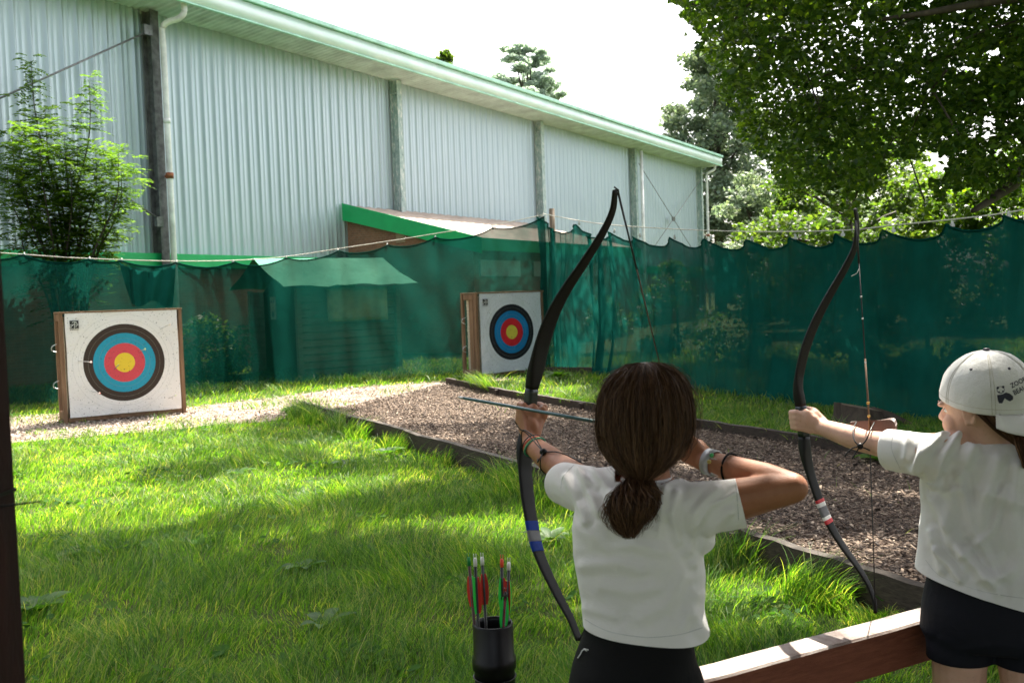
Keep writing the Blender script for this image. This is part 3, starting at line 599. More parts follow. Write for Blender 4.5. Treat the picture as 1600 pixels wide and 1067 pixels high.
# ================================================================ TREES
LEAF4 = np.array([[-.5, 0, 0], [0.05, -.32, .05], [.55, 0, -.06], [0.05, .32, .05]])
def leaves(centers, radii, counts, size, shape=LEAF4, flat=0.5, up=0.5, accept=None, shell=.45):
    """leaf sized quads scattered through clumps"""
    P = []
    for c, r, k in zip(centers, radii, counts):
        d = RNG.normal(size=(k, 3)); d /= np.linalg.norm(d, axis=1)[:, None]; rr = RNG.random(k)**shell
        q = np.array(c)+d*rr[:, None]*np.array([r, r, r*flat]); P.append(q)
    P = np.concatenate(P)
    if accept is not None: P = P[accept(P)]
    m = len(P); nrm = RNG.normal(size=(m, 3)); nrm[:, 2] = np.abs(nrm[:, 2])+up; nrm /= np.linalg.norm(nrm, axis=1)[:, None]
    t = RNG.normal(size=(m, 3)); t -= nrm*(t*nrm).sum(1)[:, None]; t /= np.linalg.norm(t, axis=1)[:, None]; b = np.cross(nrm, t)
    s = size*RNG.uniform(.6, 1.3, m)
    V_ = P[:, None, :]+(shape[None, :, 0:1]*t[:, None, :]+shape[None, :, 1:2]*b[:, None, :]+shape[None, :, 2:3]*nrm[:, None, :])*s[:, None, None]
    return V_.reshape(-1, 3), np.arange(m*4).reshape(-1, 4)
m_bark = wood('tree_bark', (0.035, 0.028, 0.02), (0.12, 0.095, 0.07), (1, 1, .25), scale=9, bump=1)
m_oak = leafmat('oak_leaves', [(0.014, 0.038, 0.007), (0.030, 0.070, 0.012), (0.058, 0.115, 0.016), (0.12, 0.19, 0.024)], .52, .4, (2.2, 2.1, .4), .5)
m_oak2 = leafmat('light_green_leaves', [(0.03, 0.065, 0.012), (0.055, 0.10, 0.018), (0.11, 0.15, 0.03)], .5, .45, (1.7, 1.8, .6), .4)
m_con = leafmat('conifer_needles', [(0.11, 0.155, 0.11), (0.18, 0.235, 0.16), (0.28, 0.31, 0.20)], .4, .6, (1.2, 1.3, .8), .3)  # grey green lightened to carry some distance haze
m_far = leafmat('hazed_needles', [(0.32, 0.40, 0.33), (0.46, 0.52, 0.45)], .5, .7, (1.1, 1.2, 1.0), .2)  # paler needles with the distance haze mixed into their colour
m_ash = leafmat('ash_leaflets', [(0.045, 0.10, 0.014), (0.08, 0.15, 0.022), (0.14, 0.22, 0.035)], .5, .25, (1.6, 1.7, .6), .7)
def limbs(name, root, start, ends, r0, mat=m_bark):
    mb = MB()
    for e in ends:
        e = Vector(e); d = e-start; mid = start+d*.5+Vector((random.uniform(-.5, .5), random.uniform(-.5, .5), .12*d.length))
        pts = spline([start, mid, e], 5); mb.tube(pts, [r0*(1-.88*i/(len(pts)-1)) for i in range(len(pts))], 7)
    return mb.build(name, mat, root)
# --- the big oak: dark crown hanging into the frame at the upper right and over the range
OUTL = [(1050, -60), (1058, 20), (1085, 45), (1075, 75), (1108, 95), (1120, 150), (1150, 175), (1160, 225), (1200, 255), (1225, 300), (1262, 285), (1290, 320), (1330, 335), (1365, 315), (1385, 262), (1420, 235), (1452, 232), (1470, 262), (1440, 300), (1425, 345), (1480, 352), (1540, 340), (1760, 330), (2600, 300), (2600, -60)]
HOLES = [(1455, 258, 34, 20), (1432, 305, 30, 20), (1512, 308, 40, 16), (1572, 240, 26, 9), (1425, 350, 30, 22), (1345, 38, 12, 6), (1198, 30, 9, 6), (1555, 82, 14, 7)]
RA, RB = G(1085, 1054, .6), G(1440, 958, .6)
def segd0(px, py, A, B):
    dx, dy = B[0]-A[0], B[1]-A[1]; t = np.clip(((px-A[0])*dx+(py-A[1])*dy)/(dx*dx+dy*dy), 0, 1); return np.hypot(px-A[0]-t*dx, py-A[1]-t*dy)
def oak_ok(P):
    x, y, d = proja(P); ok = np.ones(len(P), bool); infr = (d > 0) & (y > -55) & (x > -150) & (x < 1750)
    wob = np.array([mnoise.noise(Vector((a*.03, b*.03, 0)))*18+mnoise.noise(Vector((a*.1, b*.1, 3)))*12 for a, b in zip(x, y)])
    ok &= ~(infr & ~in_poly(x+wob, y+wob, OUTL)); 
    pr = RNG.random(len(P)); far = np.array([mnoise.noise(Vector((a*.11, b*.11, 4))) for a, b in zip(x, y)])
    for hx, hy, a, b in HOLES: ok &= ~(((x-hx)/a)**2+((y-hy)/b)**2 < 1.0+wob*.05+far*1.3-pr*.8)
    gap = np.array([mnoise.noise(Vector((a*.045, b*.06, 31)))+.75*mnoise.noise(Vector((a*.13, b*.15, 7))) for a, b in zip(x, y)]); ok &= ~(infr & (gap > .22+.55*pr))
    # sun holes: where the photo shows sun reaching the rail and the ground
    pr2 = RNG.random(len(P)); k6 = (P[:, 2]-.6)/SUN.z; rx, ry = P[:, 0]-SUN.x*k6, P[:, 1]-SUN.y*k6; ok &= ~((segd0(rx, ry, (RA.x, RA.y), (RB.x, RB.y)) < .06) & (pr2 < .72))
    k0 = P[:, 2]/SUN.z; rx, ry = P[:, 0]-SUN.x*k0, P[:, 1]-SUN.y*k0
    for a, b, c, e in ((.95, 4.35, .55, .55), (-3.9, 9.5, 1.7, 1.2), (-1.2, 11.6, 1.3, .8), (2.46, 6.25, .22, .13), (-1.75, 7.2, .9, .35), (-2.6, 6.3, .6, .25), (.1, 5.6, .45, .25), (1.35, 7.3, .35, .25)): ok &= ~((((rx-a)/c)**2+((ry-b)/e)**2 < .6+.5*pr2) & (pr2 < .9))
    return ok & (P[:, 2] > 2.3)
TR = Vector((10.4, 11.0, 0)); oak = empty('oak_tree', TR, 'large dark leafy tree overhanging the range from the upper right', 'tree')
C_, R_, N_ = [], [], []
for _ in range(900):
    x = random.uniform(2.2, 17); y = random.uniform(9, 20); z = random.uniform(2.6, 13)
    if ((x-9.5)/7.6)**2+((y-14)/7)**2+((z-7.0)/6.2)**2 > 1.05: continue
    px, py, d = proj(Vector((x, y, z)))
    if not (px > 1000 and px < 1900): 
        if random.random() < .6: continue
    C_.append((x, y, z)); R_.append(random.uniform(.45, 1.0)); N_.append(int(170*R_[-1]**2)+30)
v1, q1 = leaves(C_, R_, N_, .115, flat=.55, accept=oak_ok)
# foliage over the range: built where it must hang to shade the archers and the foreground
SHC, SHR, SHN = [], [], []
def shade(x, y, r, h, dens=1.0):
    g = Vector((x, y, 0)); P = g+SUN*(h/SUN.z); SHC.append(tuple(P)); SHR.append(r); SHN.append(int(760*r*r*dens))
def rnd_area(n, x0, x1, y0, y1, r0, r1, dens=1.0, h0=7.0, h1=9.0, avoid=()):
    for _ in range(n):
        x, y = random.uniform(x0, x1), random.uniform(y0, y1); rc_ = random.uniform(r0, r1)
        if any(((x-a)/(c+rc_*.6))**2+((y-b)/(d+rc_*.6))**2 < 1 for a, b, c, d in avoid): continue
        shade(x, y, rc_, random.uniform(h0, h1), dens)
LIT = [(1.0, 4.5, .75, .75), (-3.9, 9.6, 2.4, 1.7), (-1.7, 7.3, .9, .4), (1.35, 7.6, .5, .35), (-1.2, 11.2, 1.5, .8), (2.6, 6.3, .28, .22), (-2.9, 6.6, .7, .3), (-4.5, 12.0, 3, 1.4), (.6, 13.2, .5, .5), (-.3, 5.9, .5, .3), (.42, 1.54, .30, .12)]
rnd_area(190, -2.6, 5.0, -1.0, 3.6, .5, .9, 1.0, avoid=LIT)
rnd_area(170, -3.2, 2.0, 3.2, 7.4, .35, .75, 1.15, avoid=LIT)
rnd_area(90, 1.6, 7.0, 3.4, 9.0, .4, .8, .9, avoid=LIT)
rnd_area(85, -2.4, 1.4, 7.6, 11.5, .3, .6, .75, avoid=LIT)
rnd_area(110, 1.6, 6.5, 8.0, 17.0, .5, .9, 1.0, avoid=LIT)
rnd_area(34, -3.0, -1.9, 7.6, 12.6, .35, .6, 1.1)
rnd_area(40, -3.6, -1.0, 2.2, 5.5, .4, .8, 1.2)
rnd_area(30, -.9, 1.8, 14.5, 18.0, .5, .8, 1.0, h0=7.5, h1=9.5)
v2, q2 = leaves(SHC, SHR, SHN, .12, flat=.5, accept=oak_ok)
C3, R3, N3 = [], [], []
for _ in range(620):
    px = random.uniform(1055, 1720); py = random.uniform(-80, 345); dd = random.uniform(10.5, 17)
    if not in_poly(np.array([px]), np.array([py]), OUTL)[0]: continue
    P = U(px, py, dd)
    if P.z < 2.7: continue
    r = random.uniform(.35, .75); C3.append(tuple(P)); R3.append(r); N3.append(int(290*r*r)+40)
v3, q3 = leaves(C3, R3, N3, .088, flat=.6, accept=oak_ok)
fast('crown', np.concatenate([v1, v2, v3]), np.concatenate([q1, q2+len(v1), q3+len(v1)+len(v2)]), m_oak, oak)
mb = MB(); mb.tube([TR+Vector((0, 0, -.2)), TR+Vector((.05, 0, 1.5)), TR+Vector((-.1, .1, 3.6)), TR+Vector((-.3, .2, 6))], [.55, .42, .36, .28], 14); mb.build('trunk', m_bark, oak)
ends = random.sample(C_, min(34, len(C_))); limbs('limb', oak, TR+Vector((-.1, .1, 3.4)), [e for e in ends if oak_ok(np.array([e]))[0]], .17)
limbs('limb', oak, TR+Vector((-.2, .2, 4.6)), [c for c in random.sample(SHC, 30)], .15)
ok3 = [Vector(c) for c in C3 if oak_ok(np.array([c]))[0]]
for _ in range(70):
    a_ = random.choice(ok3); nb3 = [c for c in ok3 if .5 < (c-a_).length < 2.0]
    if nb3: e_ = random.choice(nb3); mid = (a_+e_)/2+Vector((0, 0, random.uniform(.05, .3))); mb = MB(); mb.tube(spline([a_, mid, e_], 4), [.016-.0014*i for i in range(9)], 5); mb.build('twig', m_bark, oak)
mb = MB(); b0 = TR+Vector((0, .2, 2.0)); mb.tube(spline([b0, U(1640, 262, 13.4), U(1582, 290, 13), U(1545, 315, 12.6), U(1520, 330, 12.2)], 5), [.13-.005*i for i in range(21)], 8); mb.build('low_branch', m_bark, oak)
# --- generic background trees
def tree(name, base, h, crown, nclump, leaf, mat, label, cat='tree', rc=.9, npc=90, lim=14, grp=None, flat=.6, tr=.22, shell=.45, shape_fn=None, bot=.25):
    root = empty(name, base, label, cat, grp); C_, R_, N_ = [], [], []; base = Vector(base); tries = 0
    while len(C_) < nclump and tries < 20000:
        tries += 1; a = random.uniform(0, 6.283); zz = random.random(); rr = math.sqrt(random.random())
        w = shape_fn(zz) if shape_fn else math.sin(math.pi*min(1, zz*.85+.15))**.6
        x = crown*w*rr*math.cos(a); y = crown*w*rr*math.sin(a)
        if mnoise.noise(Vector((x*.5+base.x, y*.5, zz*h*.45))) < -.18: continue
        C_.append(tuple(base+Vector((x, y, h*(bot+(1-bot)*zz))))); R_.append(rc*random.uniform(.6, 1.2)*(.45+.55*w)); N_.append(npc)
    v, q = leaves(C_, R_, N_, leaf, flat=flat, shell=shell); fast('crown', v, q, mat, root)
    mb = MB(); mb.tube([base-UP*.2, base+UP*h*.4, base+UP*h*.92], [tr, tr*.7, tr*.15], 9)
    for e in random.sample(C_, min(lim, len(C_))):
        e = Vector(e); s = base+UP*max(h*.12, (e.z-base.z)*.75); mb.tube([s, (s+e)/2+UP*.1, e], [tr*.3, tr*.2, tr*.06], 5)
    mb.build('trunk', m_bark, root); return root
def at(px, Y): 
    # ground point behind that pixel column at a given distance
    return Vector(((px-800)/1500*Y, Y, 0))
con = lambda z: (1-z)**.75*1.0+.12
tree('conifer_tree', at(1128, 62), 16.8, 4.7, 240, .30, m_con, 'tall grey green conifer standing past the far end of the hall', rc=1.0, npc=170, shape_fn=lambda z: .75*math.sin(math.pi*(.25+.72*z))**.7+.15, flat=.75, tr=.4)
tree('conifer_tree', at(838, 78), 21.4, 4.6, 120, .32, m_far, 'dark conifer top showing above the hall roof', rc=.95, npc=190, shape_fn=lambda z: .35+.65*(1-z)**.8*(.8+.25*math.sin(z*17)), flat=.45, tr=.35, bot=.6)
tree('broadleaf_tree', at(712, 72), 19.6, 2.6, 60, .34, m_oak2, 'yellow green treetop just peeping over the hall roof', rc=1.0, npc=120)
GRP = 'trees and bushes beyond the right-hand net'
tree('round_bush', at(1178, 58), 8.6, 3.2, 70, .26, m_con, 'pale green bushy conifer beside the end of the hall', rc=.9, npc=170, grp=GRP, bot=.1)
tree('broadleaf_tree', at(1275, 50), 10.5, 4.6, 110, .26, m_con, 'grey green tree behind the sunlit bushes', rc=1.1, npc=160, grp=GRP, bot=.1)
tree('broadleaf_tree', at(1330, 27), 5.4, 3.0, 100, .17, m_oak2, 'sunlit yellow green tree behind the far bow tip', rc=.75, npc=170, grp=GRP, bot=.08)
tree('broadleaf_tree', at(1245, 34), 4.8, 2.2, 70, .17, m_oak2, 'small sunlit tree left of the far bow tip', rc=.7, npc=150, grp=GRP, bot=.08)
tree('broadleaf_tree', at(1440, 30), 4.6, 2.8, 80, .17, m_oak2, 'low bright bush under the gaps in the dark crown', rc=.7, npc=150, grp=GRP, bot=.08)
tree('broadleaf_tree', at(1590, 25), 4.4, 2.6, 90, .16, m_oak, 'dark bush behind the net at the right edge', rc=.7, npc=170, grp=GRP, bot=.05)
tree('broadleaf_tree', at(1360, 62), 12.0, 6.0, 110, .34, m_oak2, 'far leafy tree behind the dark crown', rc=1.5, npc=150, grp=GRP, bot=.1)
tree('broadleaf_tree', at(1720, 48), 11.0, 5.5, 90, .32, m_oak, 'far dark tree at the right edge', rc=1.4, npc=150, grp=GRP, bot=.1)
for px, Y, hh, ww, lab in ((900, 21, 1.5, 1.0, 'low bush behind the net by the lean-to windows'), (1060, 20, 1.9, 1.2, 'bush seen dimly through the net left of the seam'), (1180, 17.5, 2.1, 1.2, 'bush seen dimly through the net in the middle'), (1330, 14.5, 2.0, 1.2, 'bush seen dimly through the net behind the far bow'), (310, 17.2, 1.2, .8, 'low bush seen through the net right of the left target'), (1450, 13.5, 1.9, 1.1, 'bush seen dimly through the net above the stump')):
    tree('shrub', at(px, Y)+UP*.08, hh, ww, 28, .10, m_oak2, lab, 'shrub', rc=.4, npc=110, lim=6, grp='shrubs behind the nets', bot=.05, tr=.04)
# --- young ash with pinnate leaves against the hall wall
ASH = V(95, 600, (-10, 16.0), (0, 16.0)); ash = Vector((-7.5, 16.3, .08)); ar = empty('ash_sapling', ash, 'young glossy ash tree in front of the hall at the left', 'tree')
mb = MB(); LV, LQ = [], []; nv = 0
def ash_leaf(p, d, L):
    global nv
    d = d.normalized(); a, b = frame_of(d)
    for k in range(9):
        t = .25+.75*(k//2)/4 if k < 8 else 1.0; sd = (-1 if k % 2 else 1); c = p+d*(L*t)-UP*(L*.35*t*t)
        ld = (d*.35+a*sd*.9-UP*.15) if k < 8 else d-UP*.4; ld.normalize(); l2 = L*.34*random.uniform(.8, 1.1); w2 = l2*.62; n_ = ld.cross(UP).normalized()
        LV.extend([c, c+ld*l2*.45+n_*w2/2-UP*.004, c+ld*l2-UP*.012, c+ld*l2*.45-n_*w2/2+UP*.004]); LQ.append((nv, nv+1, nv+2, nv+3)); nv += 4
stems = [(48, 95), (140, 126), (18, 205), (185, 238), (100, 215), (70, 170), (125, 300), (165, 300), (40, 290), (10, 255), (85, 330), (150, 350), (60, 240), (30, 340), (110, 260), (190, 262), (60, 205), (150, 235), (90, 285), (30, 232), (120, 225)]
for i, (tx, ty) in enumerate(stems):
    tip = U(tx, ty, 16.2+random.uniform(-.5, .7)); s = ash+Vector((random.uniform(-.35, .35), random.uniform(-.2, .2), 0)); md = s.lerp(tip, .5); md.x = s.x+(tip.x-s.x)*.3
    pts = spline([s, md, s.lerp(tip, .8)*.5+Vector((tip.x, tip.y, s.z+(tip.z-s.z)*.8))*.5, tip], 8); L = len(pts); mb.tube(pts, [.028*(1-.85*k/(L-1)) for k in range(L)], 5)
    for k in range(7, L):
        for q in range((6 if k < 14 else 9) if k < L-3 else 8):
            if k < 9 and random.random() < .5: continue
            a = random.uniform(0, 6.28); d = Vector((math.cos(a), math.sin(a), random.uniform(-.1, .8))); p = Vector(pts[k])+Vector((random.uniform(-.08, .08), random.uniform(-.08, .08), random.uniform(-.1, .1)))
            if k > L-6 and i < 2: sc = .8
            else: sc = 1.0; p += Vector((random.gauss(0, .14), random.gauss(0, .14), random.gauss(0, .08)))
            ash_leaf(p, d, random.uniform(.2, .34)*sc)
mb.build('stem', m_bark, ar); fast('leaves', [tuple(v) for v in LV], LQ, m_ash, ar)

# ================================================================ TARGETS
m_frame = wood('target_timber', (0.16, 0.09, 0.05), (0.36, 0.22, 0.13), (1, 1, .12), scale=11); m_foam = simple('foam_layers', (0.55, 0.50, 0.38), .9, scale=30, bump=.8, bdist=.01)
def facemat(name, blue, red, yel, blk, wht):
    n = NT(name); uv = n.coord('UV'); s = n.n('ShaderNodeSeparateXYZ'); n.l(uv, s.inputs[0]); dx = n.math('SUBTRACT', s.outputs[0], .5); dy = n.math('SUBTRACT', s.outputs[1], .5)
    d = n.math('SQRT', n.math('ADD', n.math('MULTIPLY', dx, dx), n.math('MULTIPLY', dy, dy)))
    R8 = .365; c = n.ramp(n.math('DIVIDE', d, .5), [(0, yel), (R8*2*.25, red), (R8*2*.5, blue), (R8*2*.76, blk), (R8*2, wht)], 'CONSTANT')
    for k in (1.115, .88, .625, 1.25):
        ln = n.math('COMPARE', d, R8*k, .0014); c = n.mix(n.math('MULTIPLY', ln, .45), c, (.35, .35, .35) if k > 1 else (.3, .28, .26))
    hole = n.noise(n.map(uv, (1, 1, 1)), 70, 1); c = n.mix(n.ramp(hole, [(.685, (0, 0, 0)), (.71, (1, 1, 1))], 'LINEAR'), c, (.06, .05, .04))
    return n.end(n.pbsdf(c, .6, 0, n.bump(n.noise(n.coord('Object'), 6, 6, .65, .6), .6, .04), .3))
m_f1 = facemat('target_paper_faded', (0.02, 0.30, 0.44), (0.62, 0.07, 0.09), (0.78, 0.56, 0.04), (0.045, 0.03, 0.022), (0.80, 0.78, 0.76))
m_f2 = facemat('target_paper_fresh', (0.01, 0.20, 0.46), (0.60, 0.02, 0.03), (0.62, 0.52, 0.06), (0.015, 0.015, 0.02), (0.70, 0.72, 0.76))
m_handle = simple('wire_handle', (.5, .5, .5), .4, .8)
def target(name, A, dirv, w, h, depth, fm, label, mb_=.03, seed=0, face_in=(.045, .04)):
    """A: front left foot, dirv: along the front"""
    A = Vector(A); R_ = dirv.normalized(); N_ = Vector((R_.y, -R_.x, 0)); root = empty(name, A+R_*w/2-N_*depth/2, label, 'archery target', 'archery targets')
    def T(x, out, z): return A+R_*x+N_*out+UP*z
    for x in (-.0, w):          # front uprights then rear uprights
        for o_, ww in ((-.035, .075), (-depth, .06)):
            mb = MB(); mb.box(T(x, o_, h/2), (.045, ww, h), (R_, N_, UP)); mb.build('upright', m_frame, root, bevel=.004)
        mb = MB(); mb.box(T(x+(.012 if x == 0 else -.012), -depth*.42, h/2-.01), (.03, .12, h-.06), (R_, N_, UP)); mb.build('side_board', m_frame, root, bevel=.004)
        for z in (.09, h-.05): mb = MB(); mb.box(T(x, -depth/2-.018, z), (.04, depth-.142, .09), (R_, N_, UP)); mb.build('side_rail', m_frame, root, bevel=.004)
    mb = MB(); K = 22; 
    for i in range(K):
        z0 = .06+(h-.10)*i/K; mb.box(T(w/2, -depth/2+random.uniform(-.006, .006), z0+(h-.1)/K/2), (w-.12, depth-.06, (h-.1)/K-.003), (R_, N_, UP))
    mb.build('foam_layers', m_foam, root, bevel=.004)
    mb = MB(); mb.box(T(w/2, -depth/2, h+.012), (w+.05, depth+.05, .022), (R_, N_, UP)); mb.build('top_board', m_frame, root, bevel=.004)
    mb = MB(); mb.box(T(w/2, -depth/2, .04), (w-.06, depth-.02, .05), (R_, N_, UP)); mb.build('base_board', m_frame, root, bevel=.004)
    n_ = 36; V_ = []; UV = []; x0, x1, z0, z1 = face_in[0], w-face_in[0], .075, h-.0
    for i in range(n_+1):
        for j in range(n_+1):
            u, v = i/n_, j/n_; f = .010*mnoise.noise(Vector((u*4+seed, v*4, seed)))+.005*mnoise.noise(Vector((u*11, v*9, seed+2))); e = .012*mnoise.noise(Vector((u*3, seed, 1)))*(j == 0)
            V_.append(T(x0+(x1-x0)*u+.006*mnoise.noise(Vector((seed, v*4, 2)))*(i in (0, n_)), .018+f+.02*max(0, .1-v)*8*abs(mnoise.noise(Vector((u*5, 0, seed)))), z0+(z1-z0)*v+e)); UV.append((u, .5+(v-.5)*(z1-z0)/(x1-x0)))
    fast('target_face', V_, [(i*(n_+1)+j, i*(n_+1)+j+1, (i+1)*(n_+1)+j+1, (i+1)*(n_+1)+j) for i in range(n_) for j in range(n_)], fm, root, smooth=True, uv=UV)
    # maker's square printed near the top left corner
    mb = MB(); sz = .105; lx, lz = x0+.05, z1-.19
    mb.add([T(lx, .034, lz), T(lx+sz, .034, lz), T(lx+sz, .034, lz+sz*.95), T(lx, .034, lz+sz*.95)], [(0, 1, 2, 3)])
    for k in range(5): mb.add([T(lx+sz*(.2*k), .034, lz-.02), T(lx+sz*(.2*k+.14), .034, lz-.02), T(lx+sz*(.2*k+.14), .034, lz-.012), T(lx+sz*(.2*k), .034, lz-.012)], [(0, 1, 2, 3)])
    mb.build('printed_emblem', m_ink, root)
    mb = MB(); c = (lx+sz*.5, lz+sz*.48)
    def arc(cx, cz, r, a0, a1, t=.006, k=9):
        for i in range(k):
            a, b = a0+(a1-a0)*i/k, a0+(a1-a0)*(i+1)/k
            mb.add([T(cx+r*math.cos(a), .036, cz+r*math.sin(a)), T(cx+(r+t)*math.cos(a), .036, cz+(r+t)*math.sin(a)), T(cx+(r+t)*math.cos(b), .036, cz+(r+t)*math.sin(b)), T(cx+r*math.cos(b), .036, cz+r*math.sin(b))], [(0, 1, 2, 3)])
    arc(c[0], c[1], sz*.30, -1.2, 2.4); arc(c[0]-.02, c[1], sz*.36, 2.5, 4.4)
    for a, b in (((.0, .5), (1, .5)), ((.5, 0), (.58, .95)), ((.05, .15), (.75, .9))):
        p0 = T(lx+sz*a[0], .036, lz+sz*a[1]*.9); p1 = T(lx+sz*b[0], .036, lz+sz*b[1]*.9); d = (p1-p0).normalized().cross(N_)*.003; mb.add([p0-d, p1-d, p1+d, p0+d], [(0, 1, 2, 3)])
    mb.build('emblem_lines', m_wht, root)
    for z in (h*.34, h*.68):
        mb = MB(); mb.tube(spline([T(-.02, -depth*.75, z+.06), T(-.075, -depth*.78, z+.03), T(-.08, -depth*.8, z-.02), T(-.02, -depth*.78, z-.05)], 5), .006, 6); mb.build('handle', m_handle, root)
    return root, T, N_, R_
T1a = G(104, 664); T1a.z = 0; T1b = G(289, 647); T1b.z = 0
t1, TT1, N1, R1 = target('archery_target', T1a+Vector((0, 0, .012)), T1b-T1a, (T1b-T1a).length-.0, 1.385, .42, m_f1, 'sunlit archery target with faded turquoise ring and arrows in it, left', seed=1)
T2a = Vector((-.56, 15.85, .085)); D2 = Vector((.80, .60, 0))
t2, TT2, N2, R2 = target('archery_target', T2a, D2, 1.38, 1.40, .42, m_f2, 'shaded archery target with blue ring, beside the near bow', seed=4)
# arrows standing in the left target
m_shaft = simple('arrow_shaft', (0.03, 0.03, 0.03), .35, var=.1); m_fg = simple('green_fletching', (0.015, 0.60, 0.07), .4, var=.1); m_fr = simple('red_fletching', (0.55, 0.02, 0.015), .4, var=.1)
m_nw = simple('white_nock', (0.75, 0.75, 0.72), .4, var=.05); m_nr = simple('red_nock', (0.8, 0.08, 0.04), .4, var=.05); m_nk = simple('pink_nock', (0.8, 0.5, 0.42), .4, var=.05); m_ny = simple('lime_nock', (0.55, 0.7, 0.12), .4, var=.05); m_teal = simple('teal_aluminium', (0.045, 0.10, 0.11), .35, .3, var=.1)
def arrow(tip, nock, r, label, ms, mn, vane_cols, grp, L=.06, H=.018, roll=0, tipmb=False):
    tip, nock = Vector(tip), Vector(nock); d = (nock-tip).normalized(); a, b = frame_of(d); root = empty('arrow', tip, label, 'arrow', grp)
    mb = MB(); mb.tube([tip, nock-d*.018], r, 8); mb.build('shaft', ms, root)
    mb = MB(); mb.tube([nock-d*.02, nock-d*.008, nock], [r*1.15, r*1.2, r*.9], 8); mb.build('nock', mn, root)
    if tipmb: mb = MB(); mb.tube([tip-d*.022, tip-d*.012, tip], [.001, r*.8, r*1.02], 8); mb.build('point', m_handle, root)
    for k, mv in enumerate(vane_cols):
        t = roll+k*2*math.pi/3; o_ = a*math.cos(t)+b*math.sin(t); s0 = nock-d*(.030+L); vs = []; side = d.cross(o_)*.0006; K = 8
        for i in range(K+1):
            u = i/K; hh = H*(math.sin(math.pi*min(1, u**.8))**.6 if u < .7 else max(.05, 1-(u-.7)/.3*.95)*math.sin(math.pi*.7**.8)**.6); c = s0+d*(L*u); vs += [c+o_*r*.8-side, c+o_*(r+hh)-side, c+o_*(r+hh)+side, c+o_*r*.8+side]
        fs = [(i*4+j, i*4+(j+1) % 4, (i+1)*4+(j+1) % 4, (i+1)*4+j) for i in range(K) for j in range(4)]+[(0, 1, 2, 3), (K*4+3, K*4+2, K*4+1, K*4)]
        mb = MB(); mb.add(vs, fs); mb.build('vane', mv, root)
    return root
def onface(T, N_, A, B, px, py): return V(px, py, A, B)
for (ex_, ey), (nx_, ny_), L, mn, vc, lab in (((122, 564), (147, 566), .5, m_nk, (m_nk,)*3, 'arrow in the black and blue rings left of centre with a pink nock'), ((142, 611), (158, 615), .42, m_nr, (m_nk,)*3, 'arrow in the lower left black ring'), ((178, 577), (186, 569), .35, m_ny, (m_ny,)*3, 'arrow in the yellow centre of the left target'),
        ((217, 549), (228, 545), .35, m_ny, (m_ny,)*3, 'arrow in the blue ring upper right of centre'), ((250, 514), (267, 506), .45, m_nk, (m_nw,)*3, 'arrow in the white top right corner of the left target'), ((263, 622), (276, 617), .3, m_ny, (m_nw,)*3, 'arrow in the white lower right of the left target')):
    E = V(ex_, ey, T1a, T1b)+N1*.02; d0 = (E-CAM).dot(fwd); Nk = U(nx_, ny_, d0-L*.85); Nk = E+(Nk-E).normalized()*L; arrow(E-(Nk-E).normalized()*.08, Nk, .0045, lab, m_handle, mn, vc, 'arrows stuck in the left target', .05, .013)
# ================================================================ RAIL, POST, QUIVER
n = NT('stained_rail'); p = n.coord('Object'); f = n.noise(n.map(p, (1.5, 1.5, 12)), 9, 6, .7); gn = n.n('ShaderNodeNewGeometry'); sp = n.n('ShaderNodeSeparateXYZ'); n.l(gn.outputs['True Normal'], sp.inputs[0])
pale_top = n.math('MULTIPLY', n.math('GREATER_THAN', sp.outputs[2], .6), n.ramp(f, [(.25, (.55,)*3), (.6, (1,)*3)]))  # upward faces turn paler and greyer, varied by the grain
m_rail = n.end(n.pbsdf(n.mix(pale_top, n.ramp(f, [(.3, (0.13, 0.035, 0.018)), (.7, (0.23, 0.075, 0.04))]), n.ramp(f, [(.3, (0.20, 0.16, 0.14)), (.7, (0.42, 0.37, 0.34))])), .7, 0, n.bump(f, .5, .004), .3))
rl = empty('wooden_rail', G(1270, 1004, .6), 'red brown stained wooden rail between the two archers', 'rail')
ra, rb = G(1085, 1054, .6), G(1450, 956, .6); rd = (rb-ra).normalized(); rs = rd.cross(UP).normalized()
mb = MB(); a = ra-rd*.75; b = rb+rd*1.3; K = 30; vs = []
for k in range(K+1):
    q = a.lerp(b, k/K); w = .0025*mnoise.noise(q*9)
    vs += [q-rs*.032+UP*(0+w), q+rs*.032+UP*(0+w), q+rs*.036-UP*(.005-w), q+rs*.036-UP*.098, q+rs*.03-UP*.102, q-rs*.034-UP*.102, q-rs*.036-UP*.005]
mb.add(vs, [(k*7+e, k*7+(e+1) % 7, (k+1)*7+(e+1) % 7, (k+1)*7+e) for k in range(K) for e in range(7)]+[tuple(range(7)), tuple(range(K*7+6, K*7-1, -1))]); mb.build('rail_beam', m_rail, rl)
for t in (-.6, 2.05): q = ra+rd*t-rs*.07; mb = MB(); mb.box((q.x, q.y, .25), (.07, .07, .68), (rd, rs, UP)); mb.build('rail_post', m_rail, rl, bevel=.004)
m_lpost = wood('dark_red_post', (0.012, 0.003, 0.003), (0.05, 0.010, 0.008), (1, 1, .3), scale=25, bump=1.0)
q = U(38, 1067, 1.0); q = Vector((q.x*1.0-.046, q.y, q.z)); lp = empty('shooting_shelter', (q.x-.06, q.y, 0), 'dark red timber post at the left edge carrying an unseen shelter roof overhead', 'shelter')
mb = MB(); mb.box((.5, -.05, 2.32), (9, 4.4, .06)); mb.build('roof', m_rail, lp)  # unseen roof assumed from the post, sized to shade the archers
for x_ in (-3.9, 4.9): mb = MB(); mb.box((x_, 2.0, 1.1), (.1, .1, 2.38)); mb.build('post', m_rail, lp, bevel=.005)
mb = MB(); vs = []; K = 160
